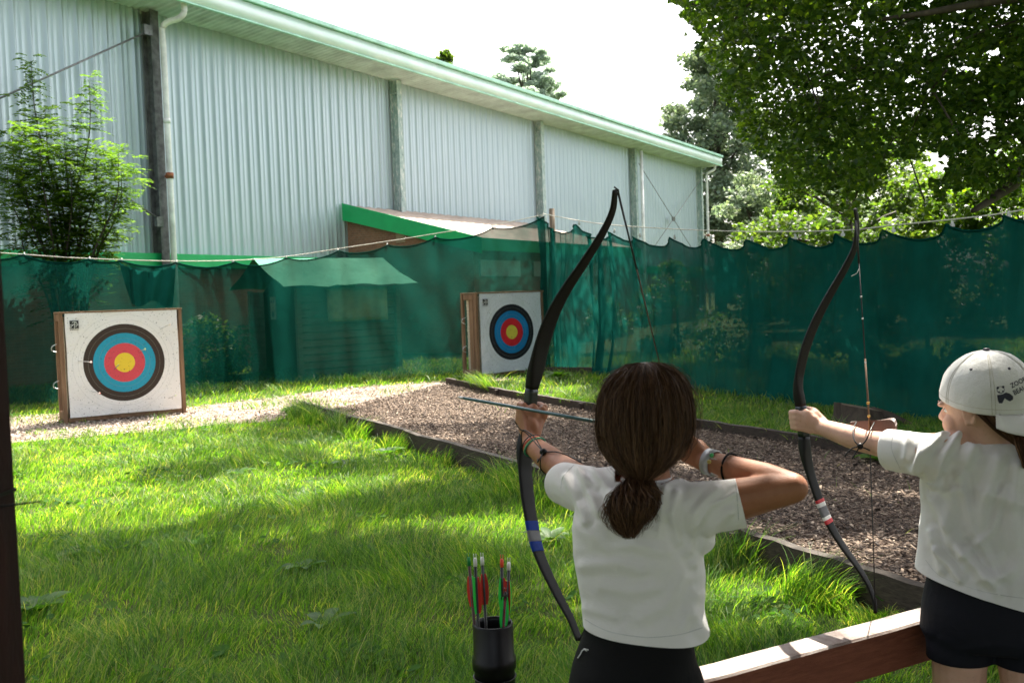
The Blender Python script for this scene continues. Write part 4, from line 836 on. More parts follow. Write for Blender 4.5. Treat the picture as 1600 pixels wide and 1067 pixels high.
for k in range(K+1):
    z = -.1+3.1*k/K; e = .0012*mnoise.noise(Vector((0, 0, z*90))); vs += [(q.x-.11, q.y-.02, z), (q.x+e, q.y-.02, z), (q.x+e*.5, q.y+.09, z), (q.x-.11, q.y+.09, z)]
mb.add(vs, [(k*4+e, k*4+(e+1) % 4, (k+1)*4+(e+1) % 4, (k+1)*4+e) for k in range(K) for e in range(4)]+[(3, 2, 1, 0), (K*4, K*4+1, K*4+2, K*4+3)]); mb.build('post', m_lpost, lp)
m_black = simple('black_plastic', (0.004, 0.004, 0.0045), .4, var=.2, spec=.3); zc = U(20, 787, 1.0).z
mb = MB(); mb.box((q.x-.055, q.y+.035, zc), (.1135, .1135, .004)); mb.tube([(q.x-.03, q.y-.024, zc), (q.x+.001, q.y-.028, zc+.0005), U(46, 785, 1.0), U(65, 783, 1.0)], [.0022, .0022, .0018, .001], 6, flat=.6); mb.box((q.x-.034, q.y-.026, zc), (.009, .008, .008)); tag(mb.build('cable_tie', m_black), 'black cable tie round the dark red post, its tail sticking out', 'cable tie')
qc = U(770, 972, 2.34); QZ = qc.z; qv = empty('quiver', (qc.x, qc.y, 0), 'tall black plastic pipe quiver holding arrows', 'quiver')
mb = MB(); vs = []; prof_ = [(.0, .052), (.02, .054), (.06, .05), (QZ-.115, .0495), (QZ-.11, .0535), (QZ-.085, .0535), (QZ-.08, .0495), (QZ-.004, .0495), (QZ, .048), (QZ, .045), (QZ-.01, .044), (.03, .044), (.028, .001)]
for z, r in prof_:
    for i in range(40): t = i*math.pi/20; vs.append((qc.x+r*math.cos(t), qc.y+r*math.sin(t), z))
mb.add(vs, [(j*40+i, j*40+(i+1) % 40, (j+1)*40+(i+1) % 40, (j+1)*40+i) for j in range(len(prof_)-1) for i in range(40)], True); mb.build('tube', m_black, qv)
mb = MB(); mb.tube([(qc.x+.0515*math.cos(t*math.pi/20), qc.y+.0515*math.sin(t*math.pi/20), QZ-.132-.0) for t in range(41)], .002, 6); mb.build('collar', m_black, qv)
def quiver_arrow(n1, n2, mn, cols, lab, ms=None, dd=0, L=.075, roll=.6, off=.05):
    Nk = U(n1[0], n1[1], 2.34+dd); E = U(n2[0], n2[1], 2.34+dd*.6); d = (E-Nk).normalized(); t = (Nk.z-.06)/-d.z; tip = Nk+d*t
    r = math.hypot(tip.x-qc.x, tip.y-qc.y)
    if r > .035: tip.x = qc.x+(tip.x-qc.x)*.035/r; tip.y = qc.y+(tip.y-qc.y)*.035/r
    d = (Nk-tip).normalized(); root = empty('arrow', tip, lab, 'arrow', 'arrows standing in the quiver'); a, b = frame_of(d); r = .0038
    mb = MB(); mb.tube([tip, Nk-d*.022], r, 8); mb.build('shaft', ms or m_shaft, root)
    mb = MB(); mb.tube([Nk-d*.024, Nk-d*.012, Nk-d*.004], [r*1.2, r*1.25, r]); mb.box(Nk+a*.0028+d*.001, (.0016, .004, .010), (a, b, d)); mb.box(Nk-a*.0028+d*.001, (.0016, .004, .010), (a, b, d)); mb.build('nock', mn, root)
    for k, mv in enumerate(cols):
        t = roll+k*2*math.pi/3; o_ = a*math.cos(t)+b*math.sin(t); s0 = Nk-d*(off+L); vs = []; sd = d.cross(o_)*.0005; K = 10
        for i in range(K+1):
            u = i/K; hh = .0088*max(.06, math.sin(math.pi*(.12+.80*u))**.75); c = s0+d*(L*u); vs += [c+o_*r*.8-sd, c+o_*(r+hh)-sd, c+o_*(r+hh)+sd, c+o_*r*.8+sd]
        fs = [(i*4+j, i*4+(j+1) % 4, (i+1)*4+(j+1) % 4, (i+1)*4+j) for i in range(K) for j in range(4)]+[(0, 1, 2, 3), (K*4+3, K*4+2, K*4+1, K*4)]; mb = MB(); mb.add(vs, fs); mb.build('vane', mv, root)
m_ng = simple('green_nock', (0.01, .22, .05), .4); m_shaft2 = simple('brown_shaft', (.07, .03, .03), .4)
quiver_arrow((732, 868), (741, 973), m_ng, (m_fg, m_fr, m_fr), 'arrow with green nock, leftmost in the quiver', m_shaft2, -.01, roll=2.6)
quiver_arrow((742, 869), (747, 973), m_nw, (m_fr, m_fg, m_fg), 'white nocked arrow with a red vane on its left, second from left', dd=-.03, L=.09, roll=3.3)
quiver_arrow((753, 867), (758, 965), m_nw, (m_fg, m_fr, m_fr), 'white nocked arrow third from the left in the quiver', dd=.03, roll=1.2, off=.045)
quiver_arrow((784, 870), (785, 975), m_nr, (m_fr, m_fg, m_fg), 'arrow with a bright red nock', dd=.0, roll=3.4)
quiver_arrow((795, 875), (794, 973), m_nw, (m_fr, m_fg, m_fr), 'white nocked arrow at the right of the quiver', dd=.02, L=.08, roll=.1)
quiver_arrow((790, 922), (786, 988), m_shaft, (m_fg, m_fg, m_fr), 'short standing arrow with two green vanes', dd=-.035, L=.08, roll=.52, off=.018)

# ================================================================ BOWS
m_limb = simple('black_limb', (0.004, 0.0035, 0.0038), .55, var=.3, scale=9, bump=.05, spec=.3); m_grip = simple('grip_wrap', (0.010, 0.018, 0.018), .35)
m_bt = simple('blue_tape', (0.004, 0.035, 0.26), .6, spec=.2); m_gt = simple('grey_tape', (0.12, 0.12, 0.13), .5); m_rt = simple('red_tape', (0.5, 0.02, 0.03), .5); m_wt = simple('white_tape', (0.7, 0.7, 0.68), .5)
m_str = simple('black_string', (0.012, 0.012, 0.014), .6); m_srv = simple('tan_serving', (0.12, 0.07, 0.035), .7); m_gold = simple('brass_bead', (.5, .33, .1), .35, .9)
def ribbon(pts, ws, ths, Wd, n=8):
    mb = MB(); vs = []; m = len(pts)
    for i, p in enumerate(pts):
        t = (pts[min(i+1, m-1)]-pts[max(i-1, 0)]).normalized(); w = (Wd-t*Wd.dot(t)).normalized(); h = t.cross(w)
        for k in range(n*2):
            a = math.pi*k/n+math.pi/(2*n); ca, sa = math.cos(a), math.sin(a); e = .45; vs.append(p+w*(math.copysign(abs(ca)**e, ca)*ws[i]/2)+h*(math.copysign(abs(sa)**e, sa)*ths[i]/2))
    N2 = n*2; mb.add(vs, [(i*N2+k, i*N2+(k+1) % N2, (i+1)*N2+(k+1) % N2, (i+1)*N2+k) for i in range(m-1) for k in range(N2)]+[tuple(range(N2))[::-1], tuple(range((m-1)*N2, m*N2))], True); return mb
def bow(path, g_i, dg, dt, W_, bands, label, thick):
    """path: (px,py,width_px); g_i index of the grip"""
    gy = path[g_i][1]; y0, y1 = path[0][1], path[-1][1]; P = []
    for px, py, w in path:
        t = abs(py-gy)/((gy-y0) if py < gy else (y1-gy)); P.append(U(px, py, dg-(dg-dt)*t**1.6))
    pts = spline(P, 5); fr = [i/5 for i in range(len(pts))]
    def wi(f): i = min(int(f), len(path)-2); u = f-i; return .87*(path[i][2]*(1-u)+path[i+1][2]*u)*dg/F/abs(W_.dot(rgt))
    def th(f): d = abs(f-g_i); return .024 if d < 1.6 else (.024-(d-1.6)/1.2*.015 if d < 2.8 else max(.0045, .009-.0005*(d-2.8)))
    root = empty('recurve_bow', P[g_i], label, 'bow', 'recurve bows held by the archers')
    a, b = (g_i-1)*5, (g_i+1)*5
    ribbon(pts[:a+1], [wi(f) for f in fr[:a+1]], [th(f)*thick for f in fr[:a+1]], W_).build('limb', m_limb, root)
    ribbon(pts[a:b+1], [wi(f)*(1+.1*math.sin((f-fr[a])/(fr[b]-fr[a])*math.pi)) for f in fr[a:b+1]], [th(f) for f in fr[a:b+1]], W_).build('handle_riser', m_grip, root)
    ribbon(pts[b:], [wi(f) for f in fr[b:]], [th(f)*thick for f in fr[b:]], W_).build('limb', m_limb, root)
    for (ya, yb, m_) in bands:
        sel = []
        for k in range(13):
            yy = ya+(yb-ya)*k/12
            for i in range(b, len(pts)-1):
                u, v = proj(pts[i]), proj(pts[i+1])
                if u[1] <= yy <= v[1]: t = (yy-u[1])/(v[1]-u[1]); sel.append((pts[i].lerp(pts[i+1], t), wi(fr[i]+t/5), th(fr[i]))); break
        ribbon([s[0] for s in sel], [s[1]+.0016 for s in sel], [s[2]*thick+.0016 for s in sel], W_).build('tape_band', m_, root)
    return root, P
path1 = [(961, 297, 7), (957, 330, 10), (941, 365, 13), (913, 410, 17), (883, 455, 21), (862, 495, 25), (848, 535, 27), (838, 575, 25), (831, 607, 15), (828, 640, 14), (823, 672, 15), (819, 705, 22), (821, 740, 22), (825, 780, 21), (831, 818, 19), (839, 855, 17), (855, 895, 15), (875, 935, 13), (892, 967, 11), (905, 1000, 9)]
A1d = Vector((-.73, .68, 0)); W1 = Vector((.68, .73, 0)); DG1 = 2.30
bow1, BP1 = bow(path1, 9, DG1, 2.10, W1, [(814, 829, m_bt), (829, 846, m_gt), (846, 861, m_bt)], 'black recurve bow with two blue bands held by the near archer', 1.0)
NOCK1 = U(1058, 681, 1.965)
d = (BP1[0]-NOCK1); t1p = BP1[0]+Vector((.006, -.004, -.006)); t2p = BP1[-1]
mid = t1p.lerp(NOCK1, .33)
mb = MB(); mb.tube([t1p, t1p.lerp(mid, .5), mid], [.0028, .0022, .0022], 6); mb.tube([t1p+Vector((-.008, 0, .012)), t1p+Vector((.0, -.004, .005)), t1p+Vector((.004, -.004, -.02))], .002, 6); mb.build('string', m_str, bow1); mb = MB(); mb.tube([t2p, NOCK1.lerp(t2p, .3)], .0016, 6); mb.build('string', m_str, bow1)
mb = MB(); mb.tube([mid, NOCK1, NOCK1.lerp(t2p, .3)], .0019, 6); mb.build('serving', m_srv, bow1)
d1 = (U(725, 622, 2.40)-NOCK1).normalized(); arrow(U(725, 622, 2.40), NOCK1-d1*.002, .0040, 'long teal arrow drawn on the near bow, pointing left', m_teal, m_nw, (m_fg, m_fr, m_fr), None, .05, .012, tipmb=True)
path2 = [(1336, 326, 6), (1339, 350, 8), (1336, 385, 11), (1320, 420, 14), (1297, 460, 16), (1276, 500, 18), (1260, 540, 19), (1250, 580, 18), (1247, 608, 14), (1251, 634, 14), (1254, 655, 14), (1256, 682, 15), (1259, 710, 18), (1268, 745, 17), (1280, 780, 16), (1295, 815, 15), (1315, 850, 13), (1340, 885, 11), (1357, 913, 9), (1366, 938, 8), (1368, 958, 6)]
W2d = Vector((.85, .53, 0)); DG2 = 2.50
bow2, BP2 = bow(path2, 10, DG2, 2.42, W2d, [(780, 785, m_rt), (785, 791, m_wt), (791, 806, m_gt), (806, 811, m_wt), (811, 817, m_rt)], 'black recurve bow with red and white bands held by the archer in the cap', 1.0)
s1 = BP2[0]+Vector((0, -.006, -.03)); s2 = BP2[-1]; NK2 = U(1358, 655, 2.36)
mb = MB(); mb.tube([s1, s1.lerp(NK2, .22)], .0024, 6); mb.tube([s1.lerp(NK2, .22), s1.lerp(NK2, .7)], .0015, 6); mb.build('string', m_str, bow2); mb = MB(); mb.tube([NK2.lerp(s2, .1), s2], .0014, 6); mb.build('string', m_str, bow2)
mb = MB(); mb.tube([s1.lerp(NK2, .7), NK2, NK2.lerp(s2, .1)], .0022, 6); mb.build('serving', m_srv, bow2)
for t in (.92, .985): mb = MB(); mb.ell(s1.lerp(NK2, t), (.004, .004, .004), nu=8, nv=6); mb.build('nocking_bead', m_gold, bow2)
for t in (.39, .50, .72): mb = MB(); mb.ell(s1.lerp(NK2, t), (.0026, .0026, .003), nu=8, nv=6); mb.build('string_knot', m_wt, bow2)
q = s1.lerp(NK2, .245); mb = MB(); mb.tube(spline([q, q+rgt*-.006-UP*.012, q+rgt*-.02-UP*.02], 4), .001, 5); mb.build('loose_thread', m_wt, bow2)
# ================================================================ PEOPLE
def skinmat(name, c1, c2):
    n = NT(name); p = n.pos(); f = n.noise(p, 14, 4); sp = n.noise(p, 160, 3)
    c = n.ramp(f, [(.3, c1), (.7, c2)]); c = n.mix(n.ramp(sp, [(.6, (0, 0, 0)), (.72, (.35, .35, .35))]), c, tuple(x*.6 for x in c1))
    return n.end(n.pbsdf(c, .55, 0, n.bump(n.noise(p, 300, 4), .3, .002), .35, sss=.1))
m_sk1 = skinmat('tanned_skin', (0.30, 0.12, 0.06), (0.38, 0.165, 0.09)); m_sk2 = skinmat('fair_skin', (0.52, 0.30, 0.21), (0.62, 0.38, 0.28))
def clothmat(name, c, rough=.85, var=.08, weave=600, sheen=.3):
    n = NT(name); p = n.pos(); f = n.noise(p, 7, 4); c2 = tuple(x*(1-var) for x in c)
    h = n.math('ADD', n.math('MULTIPLY', n.noise(p, weave, 2), .35), n.noise(n.map(p, (1, 1, 1.6)), 26, 5, .55, .8)); return n.end(n.pbsdf(n.ramp(f, [(.3, c2), (.7, c)]), rough, 0, n.bump(h, .35, .006), .25, sheen=sheen))
m_sh1 = clothmat('white_cotton', (0.84, 0.81, 0.79)); m_sh2 = clothmat('offwhite_cotton', (0.76, 0.745, 0.725), var=.12); m_blk = clothmat('black_stretch', (0.0022, 0.0022, 0.0026), .8, sheen=0); m_navy = clothmat('navy_stretch', (0.0035, 0.004, 0.009), .75, sheen=0)
n = NT('brown_hair'); f = n.n('ShaderNodeNewGeometry').outputs['Random Per Island']; m_hair = n.end(n.pbsdf(n.ramp(f, [(0, (0.030, 0.013, 0.006)), (.6, (0.085, 0.040, 0.020)), (1, (0.20, 0.105, 0.055))]), .55, 0, None, .3))
m_eye = simple('eye', (.7, .7, .68), .2, var=.02); m_iris = simple('iris', (.05, .03, .02), .2); m_lip = simple('lips', (.45, .16, .13), .45)
m_shoe = simple('trainer', (.45, .45, .45), .6)
def head_prims(mb, c, Fv, Uv, s=1.0):
    Sv = Fv.cross(Uv).normalized(); ax = (Sv, Fv, Uv); P = lambda x, f, u: c+Sv*x*s+Fv*f*s+Uv*u*s
    mb.ell(P(0, -.008, .018), (.071*s, .086*s, .080*s), ax); mb.ell(P(0, .022, -.032), (.055*s, .060*s, .062*s), ax); mb.ell(P(0, .050, -.072), (.026*s, .026*s, .022*s), ax)
    mb.cap([P(0, .080, .004), P(0, .094, -.020)], [.006*s, .010*s], 10); mb.ell(P(.009, .088, -.024), (.007*s,)*3, ax, 10, 8); mb.ell(P(-.009, .088, -.024), (.007*s,)*3, ax, 10, 8)
    for x in (-1, 1):
        mb.ell(P(.030*x, .052, -.034), (.027*s, .027*s, .028*s), ax); mb.ell(P(.028*x, .070, .016), (.022*s, .012*s, .008*s), ax)
        mb.tube([P(x*(.072+.004*math.sin(a*.5)), -.008+.014*math.cos(a)*1.0, -.006+.025*math.sin(a)) for a in [i*.5-.6 for i in range(11)]], .0042*s, 8); mb.ell(P(.071*x, -.004, -.006), (.004*s, .012*s, .020*s), ax, 12, 8); mb.ell(P(.072*x, .001, -.026), (.006*s, .007*s, .009*s), ax, 10, 8)
    mb.ell(P(0, .078, -.046), (.020*s, .010*s, .0055*s), ax, 12, 8); mb.ell(P(0, .076, -.055), (.018*s, .010*s, .006*s), ax, 12, 8)
    return P, Sv
def face_bits(P, Sv, Fv, Uv, root, s=1.0):
    ax = (Sv, Fv, Uv)
    for x in (-1, 1):
        mb = MB(); mb.ell(P(.028*x, .0605, .0), (.0110*s, .0110*s, .0060*s), ax, 14, 10); e = mb.build('eye', m_eye, root); mb = MB(); mb.ell(P(.028*x, .0678, .0), (.0050*s, .0045*s, .0055*s), ax, 10, 8); mb.build('iris', m_iris, e)
        mb = MB(); mb.tube([P(.014*x, .078, .017), P(.029*x, .080, .022), P(.044*x, .069, .017)], [.002, .003, .0015], 6); mb.build('eyebrow', m_hair, root)
    mb = MB(); mb.ell(P(0, .0835, -.0455), (.015*s, .005*s, .0035*s), ax, 12, 8); mb.ell(P(0, .083, -.052), (.013*s, .005*s, .004*s), ax, 12, 8); mb.build('lips', m_lip, root)
def bow_hand(mb, wrist, grip, a, v, s, k=1.0):
    """fist closed round a vertical grip; a: arm direction, v: up the grip, s: towards the back of the hand"""
    offs = (.021, .007, -.0075, -.021); rr = (.0084, .0088, .0083, .0074)
    mb.ell(wrist.lerp(grip, .55)+s*.006*k, (.034*k, .029*k, .017*k), (a, v, s), 16, 12); mb.ell(grip-a*.024*k+s*.010*k, (.020*k, .031*k, .016*k), (a, v, s), 16, 12); mb.ell(grip-a*.030*k-s*.012*k+v*.006*k, (.020*k, .020*k, .013*k), (a, v, s), 14, 10)
    for o_, r in zip(offs, rr):
        K = grip-a*.004*k+s*.0245*k+v*o_*k*1.02; mb.cap([wrist+v*o_*.5*k+s*.004*k, K], [.011*k, r*1.05*k], 10)
        mb.cap([K, grip+a*.021*k+s*.019*k+v*o_*.98*k], [r*1.08*k, r*k], 10); mb.cap([grip+a*.021*k+s*.019*k+v*o_*.98*k, grip+a*.024*k-s*.008*k+v*o_*.96*k], [r*k, r*.95*k], 10)
        mb.cap([grip+a*.024*k-s*.008*k+v*o_*.96*k, grip+a*.006*k-s*.022*k+v*o_*.95*k], [r*.95*k, r*.82*k], 10)
    mb.cap([wrist-s*.010*k+v*.010*k, grip-a*.022*k-s*.023*k+v*.020*k], [.012*k, .0105*k], 10); mb.cap([grip-a*.022*k-s*.023*k+v*.020*k, grip+a*.004*k-s*.028*k+v*.025*k], [.0100*k, .0088*k], 10); mb.cap([grip+a*.004*k-s*.028*k+v*.025*k, grip+a*.024*k-s*.018*k+v*.021*k], [.0088*k, .0075*k], 10)
def foot(mb, ank, Fd, k=1.0): mb.cap([ank-UP*.02-Fd*.02, ank-UP*(ank.z-.03)+Fd*.06, ank-UP*(ank.z-.022)+Fd*.125], [.032*k, .03*k, .022*k])
def ring(c, ax, r, th, n=26, sq=1.0, tilt=0, m=8):
    a, b = frame_of(ax); return [c+a*(r*math.cos(2*math.pi*i/n))+b*(r*sq*math.sin(2*math.pi*i/n))+ax*(tilt*math.cos(2*math.pi*i/n+1)) for i in range(n+1)]
def cut(me, planes):
    """planes: (point, outward normal, center, radius): drop what lies beyond, only near center"""
    bm = bmesh.new(); bm.from_mesh(me)
    for p, nrm, c, r in planes:
        gf = [f for f in bm.faces if (f.calc_center_median()-c).length < r] if r else list(bm.faces)
        ge = set(e for f in gf for e in f.edges); gv = set(v for f in gf for v in f.verts)
        res = bmesh.ops.bisect_plane(bm, geom=gf+list(ge)+list(gv), plane_co=p, plane_no=nrm, clear_outer=False)
        kill = [f for f in bm.faces if (f.calc_center_median()-p).dot(nrm) > 1e-5 and (not r or (f.calc_center_median()-c).length < r*1.05)]
        bmesh.ops.delete(bm, geom=kill, context='FACES')
    bm.to_mesh(me); bm.free(); return me
def segd(px, py, A, B):
    ax, ay = A; bx, by = B; dx, dy = bx-ax, by-ay; t = np.clip(((px-ax)*dx+(py-ay)*dy)/(dx*dx+dy*dy+1e-9), 0, 1); return np.hypot(px-ax-t*dx, py-ay-t*dy)
def wrinkle(me, folds, base=.0018, sc=9, gain=1.0):
    m = len(me.vertices); co = np.empty(m*3, np.float32); me.vertices.foreach_get('co', co); co = co.reshape(-1, 3).astype(float); no = np.empty(m*3, np.float32); me.vertex_normals.foreach_get('vector', no); no = no.reshape(-1, 3).astype(float)
    x, y, d = proja(co); face = np.clip(-(no@_f)*2+.4, 0, 1); disp = np.zeros(m)
    for P, amp, sg in folds:
        dist = np.min([segd(x, y, P[i], P[i+1]) for i in range(len(P)-1)], axis=0); disp += gain*amp*(np.exp(-(dist/sg)**2)-.45*np.exp(-((dist-sg*2.1)/sg)**2))*face
    nz_ = np.array([mnoise.noise(Vector((a*sc, b*sc, c*sc*1.5))) for a, b, c in co]); disp += base*nz_
    co += no*disp[:, None]; me.vertices.foreach_set('co', co.astype(np.float32).ravel()); me.update(); return me
def strips(name, paths, w, mat, parent, facing=None):
    """paths: (n,m,3)"""
    P = np.array(paths); n_, m, _ = P.shape; T = np.gradient(P, axis=1); T /= np.linalg.norm(T, axis=2)[:, :, None]+1e-9
    R_ = RNG.normal(size=(n_, 1, 3)); Sd = np.cross(T, R_ if facing is None else facing); Sd /= np.linalg.norm(Sd, axis=2)[:, :, None]+1e-9
    ww = w*np.sin(np.linspace(.25, 2.9, m))[None, :, None]*RNG.uniform(.5, 1.2, (n_, 1, 1)); A = np.stack([P-Sd*ww/2, P+Sd*ww/2], 2).reshape(-1, 3)
    i = (np.arange(n_)[:, None]*m+np.arange(m-1)[None])*2; Q = np.stack([i, i+1, i+3, i+2], -1).reshape(-1, 4); return fast(name, A, Q, mat, parent)
def hw(pxw, d): return pxw*d/F
# ---------------------------------------------------------------- near archer
R1v = Vector((.93, -.37, 0)).normalized(); B1v = Vector((-.37, -.93, 0)).normalized(); D1 = 1.85
def ring1(px, py, h, dep, d=D1, sh=0): return (U(px, py, d), R1v, max(.003, hw(h, d)/.955-sh), B1v, max(.003, dep-sh))
RG = [(1012, 742, 32, .036), (1006, 751, 66, .052), (1002, 763, 86, .064), (994, 790, 93, .074), (993, 830, 97, .080), (996, 870, 99, .082), (1001, 910, 96, .080), (1005, 950, 93, .079), (1009, 985, 95, .083), (1009, 1004, 98, .087), (1009, 1040, 100, .089)]
sl, el, wl, gl = U(928, 768, 1.90), U(873, 729, 2.085), U(829, 693, 2.235), BP1[9]+Vector((0, 0, -.012))
srj, erj, wrj = U(1078, 795, 1.80), U(1238, 762, 1.765), U(1104, 720, 1.915)
hc1 = U(1008, 652, 1.865); F1 = Vector((-.35, .93, -.05)).normalized()
mb = MB(); mb.loft([ring1(*r, sh=.011) for r in RG[:8]]+[ring1(994, 1000, 74, .066), ring1(992, 1060, 84, .08), ring1(992, 1085, 80, .08)], 28)
P1f, S1v = head_prims(mb, hc1+F1*.012, F1, Vector((0, 0, 1)), .98)
mb.cap([U(1010, 700, 1.85), U(1010, 762, 1.85)], [.040, .048]); mb.cap([U(985, 775, 1.88), sl], [.040, .038]); mb.cap([U(1040, 788, 1.82), srj], [.040, .040])
mb.cap([sl, sl.lerp(el, .5), el], [.036, .034, .030]); mb.cap([el, el.lerp(wl, .3), wl], [.0295, .0300, .0215])
mb.cap([srj, srj.lerp(erj, .45), erj], [.038, .040, .029]); mb.cap([erj, erj.lerp(wrj, .3), erj.lerp(wrj, .65), wrj], [.0285, .0315, .027, .0205])
a1 = (gl-wl).normalized(); a1h = (Vector((-.55, .83, 0))).normalized(); vg = (BP1[8]-BP1[10]).normalized(); a1p = (a1h-vg*a1h.dot(vg)).normalized(); s1v = vg.cross(a1p).normalized()
bow_hand(mb, wl, gl, a1p, vg, s1v, 1.0)
# drawing hand hooked on the string
ka = (NOCK1-wrj).normalized(); mb.ell(wrj.lerp(NOCK1, .42), (.036, .030, .015), (ka, UP, ka.cross(UP).normalized()), 16, 12)
ks = ka.cross(UP).normalized()
for o_, r in ((.014, .0080), (.0, .0085), (-.015, .0080), (-.028, .0070)):
    K1 = wrj.lerp(NOCK1, .62)+UP*o_-ks*.008; K2 = NOCK1+UP*(o_-.004)-ks*.014+ka*.004; K3 = NOCK1+UP*(o_-.004)+ka*.016+ks*.002; K4 = NOCK1+UP*(o_-.004)+ks*.016-ka*.002
    mb.cap([wrj+UP*o_*.5, K1], [.011, r*1.1], 10); mb.cap([K1, K2], [r*1.1, r], 10); mb.cap([K2, K3], [r, r*.9], 10); mb.cap([K3, K4], [r*.9, r*.8], 10)
mb.cap([wrj+UP*.008+ks*.012, wrj.lerp(NOCK1, .5)+UP*.006+ks*.026], [.012, .010], 10); mb.cap([wrj.lerp(NOCK1, .5)+UP*.006+ks*.026, wrj.lerp(NOCK1, .8)-UP*.014+ks*.024], [.0098, .008], 10)
hipL, hipR = U(950, 1075, 1.88), U(1040, 1075, 1.83); kl, kr = Vector((hipL.x-.02, hipL.y+.02, .33)), Vector((hipR.x+.01, hipR.y-.02, .33)); al, ar_ = Vector((kl.x-.02, kl.y+.01, .065)), Vector((kr.x+.01, kr.y-.03, .065))
for h_, k_, a_ in ((hipL, kl, al), (hipR, kr, ar_)): mb.cap([h_, h_.lerp(k_, .5), k_, k_.lerp(a_, .35), a_], [.068, .056, .042, .043, .028]); foot(mb, a_, Vector((-.8, .6, 0)))
me = remesh(mb, .0034, 5); p1 = link('person', me, m_sk1); tag(p1, 'near archer with brown ponytail in white shirt, drawing a bow', 'person', 'children shooting bows')
face_bits(P1f, S1v, F1, Vector((0, 0, 1)), p1, .98)
# shirt
mb = MB(); mb.loft([ring1(*r) for r in RG], 36, 2.25)
cl1 = U(882, 756, 1.985); dl = (el-sl).normalized(); dl1 = (dl+Vector((0, 0, -.15))).normalized()
mb.cap([U(975, 772, 1.87), U(930, 772, 1.90), cl1, cl1+dl1*.06], [.058, .052, .044, .043], 24)
cr1 = U(1158, 785, 1.775); dr1 = (erj-srj).normalized(); mb.cap([U(1030, 790, 1.82), U(1080, 797, 1.80), cr1, cr1+dr1*.05], [.060, .053, .046, .046], 24)
mb.cap([U(1045, 790, 1.80), U(1090, 840, 1.81)], [.05, .035], 16)
me = remesh(mb, .0032, 12)
wrinkle(me, [([(905, 738), (925, 775), (935, 800)], .004, 5), ([(885, 745), (905, 790), (915, 815)], .004, 5), ([(925, 730), (960, 775), (965, 810)], .003, 6), ([(1058, 770), (1050, 800), (1062, 845)], .0035, 6), ([(1120, 765), (1085, 805), (1078, 860)], .0045, 7), ([(1140, 800), (1105, 835), (1085, 880)], .003, 6), ([(910, 885), (965, 878), (1000, 890)], .003, 8), ([(940, 915), (985, 925), (1030, 918)], .0028, 8), ([(1065, 900), (1040, 945), (1000, 965)], .003, 9), ([(915, 950), (960, 962)], .0025, 7), ([(1090, 930), (1070, 975)], .003, 8), ([(905, 820), (940, 850)], .002, 9), ([(985, 760), (950, 775)], .003, 5), ([(1100, 985), (1085, 960)], .004, 9), ([(950, 860), (990, 850), (1040, 862)], .002, 7), ([(1150, 770), (1110, 790), (1090, 820)], .003, 4), ([(900, 730), (930, 760)], .003, 4), ([(1040, 765), (1030, 830)], .002, 6)], .0028, 12, 1.45)
hp = U(913, 977, 1.87); hq = U(1103, 990, 1.83); hn = (hq-hp).cross(B1v).normalized(); hn = -hn if hn.z > 0 else hn
nk = U(1010, 752, 1.845); cut(me, [(hp, hn, hp, 0), (cl1, dl1, cl1+dl1*.03, .085), (cr1, dr1, cr1+dr1*.03, .09), (nk, (UP+B1v*-.12).normalized(), nk, .06)])
shirt1 = link('shirt', solidify(me, .0022), m_sh1, p1)
m_thread = simple('white_thread', (.52, .52, .51), .9)
def stitch(pts, ob, par, r=.0007):
    P = []; pts = spline([Vector((x, y, 0)) for x, y in pts], 8)
    for q in pts:
        rr = ray(q.x, q.y).normalized(); ok, loc, nor, ix = ob.ray_cast(CAM, rr)
        if ok: P.append(loc)
    if len(P) > 3: mb = MB(); mb.tube(P, r, 5); mb.build('stitching', m_thread, par)
bpy.context.view_layer.update()
stitch([(914, 967), (935, 979), (960, 988), (1010, 995), (1060, 991), (1098, 980)], shirt1, shirt1); stitch([(1149, 753), (1152, 780), (1154, 812)], shirt1, shirt1); stitch([(897, 726), (880, 745), (876, 765)], shirt1, shirt1)
mb = MB(); mb.tube(ring(U(1010, 748, 1.845), UP, .046, 0, sq=.9), .004, 8, caps=False); mb.build('collar', m_sh1, shirt1)
# trousers
mb = MB(); mb.loft([ring1(996, 962, 80, .062), ring1(996, 990, 83, .070), ring1(994, 1012, 88, .080), ring1(991, 1040, 94, .092), ring1(990, 1067, 98, .099), ring1(990, 1090, 97, .096), ring1(990, 1110, 80, .08)], 32, 2.2)
for h_, k_, a_ in ((hipL, kl, al), (hipR, kr, ar_)): mb.cap([h_, h_.lerp(k_, .5), k_, k_.lerp(a_, .35), a_+UP*.03], [.078, .066, .052, .053, .042], 20)
me = remesh(mb, .005, 8); wrinkle(me, [], .003, 12); tp = link('trousers', me, m_blk, p1)
mb = MB()
def onbody(px, py, d0, ob):  # first surface point of a mesh along a sight line
    o_ = CAM; r = ray(px, py).normalized(); ok, loc, nor, ix = ob.ray_cast(o_, r); return (loc, nor) if ok else (U(px, py, d0), -r)
pts = [onbody(x, y, 1.78, tp) for x, y in ((904, 1028), (908, 1022), (911, 1016), (914, 1014), (918, 1017))]; mb.tube([p_+n_*.002 for p_, n_ in pts], .0011, 5); mb.tube([onbody(912, 1012, 1.78, tp)[0]-fwd*.003, onbody(919, 1014, 1.78, tp)[0]-fwd*.003], .001, 5); mb.build('white_mark', m_wht, tp)
for a_ in (al, ar_): mb = MB(); foot(mb, a_, Vector((-.8, .6, 0)), 1.25); mb.build('shoe', m_shoe, p1)
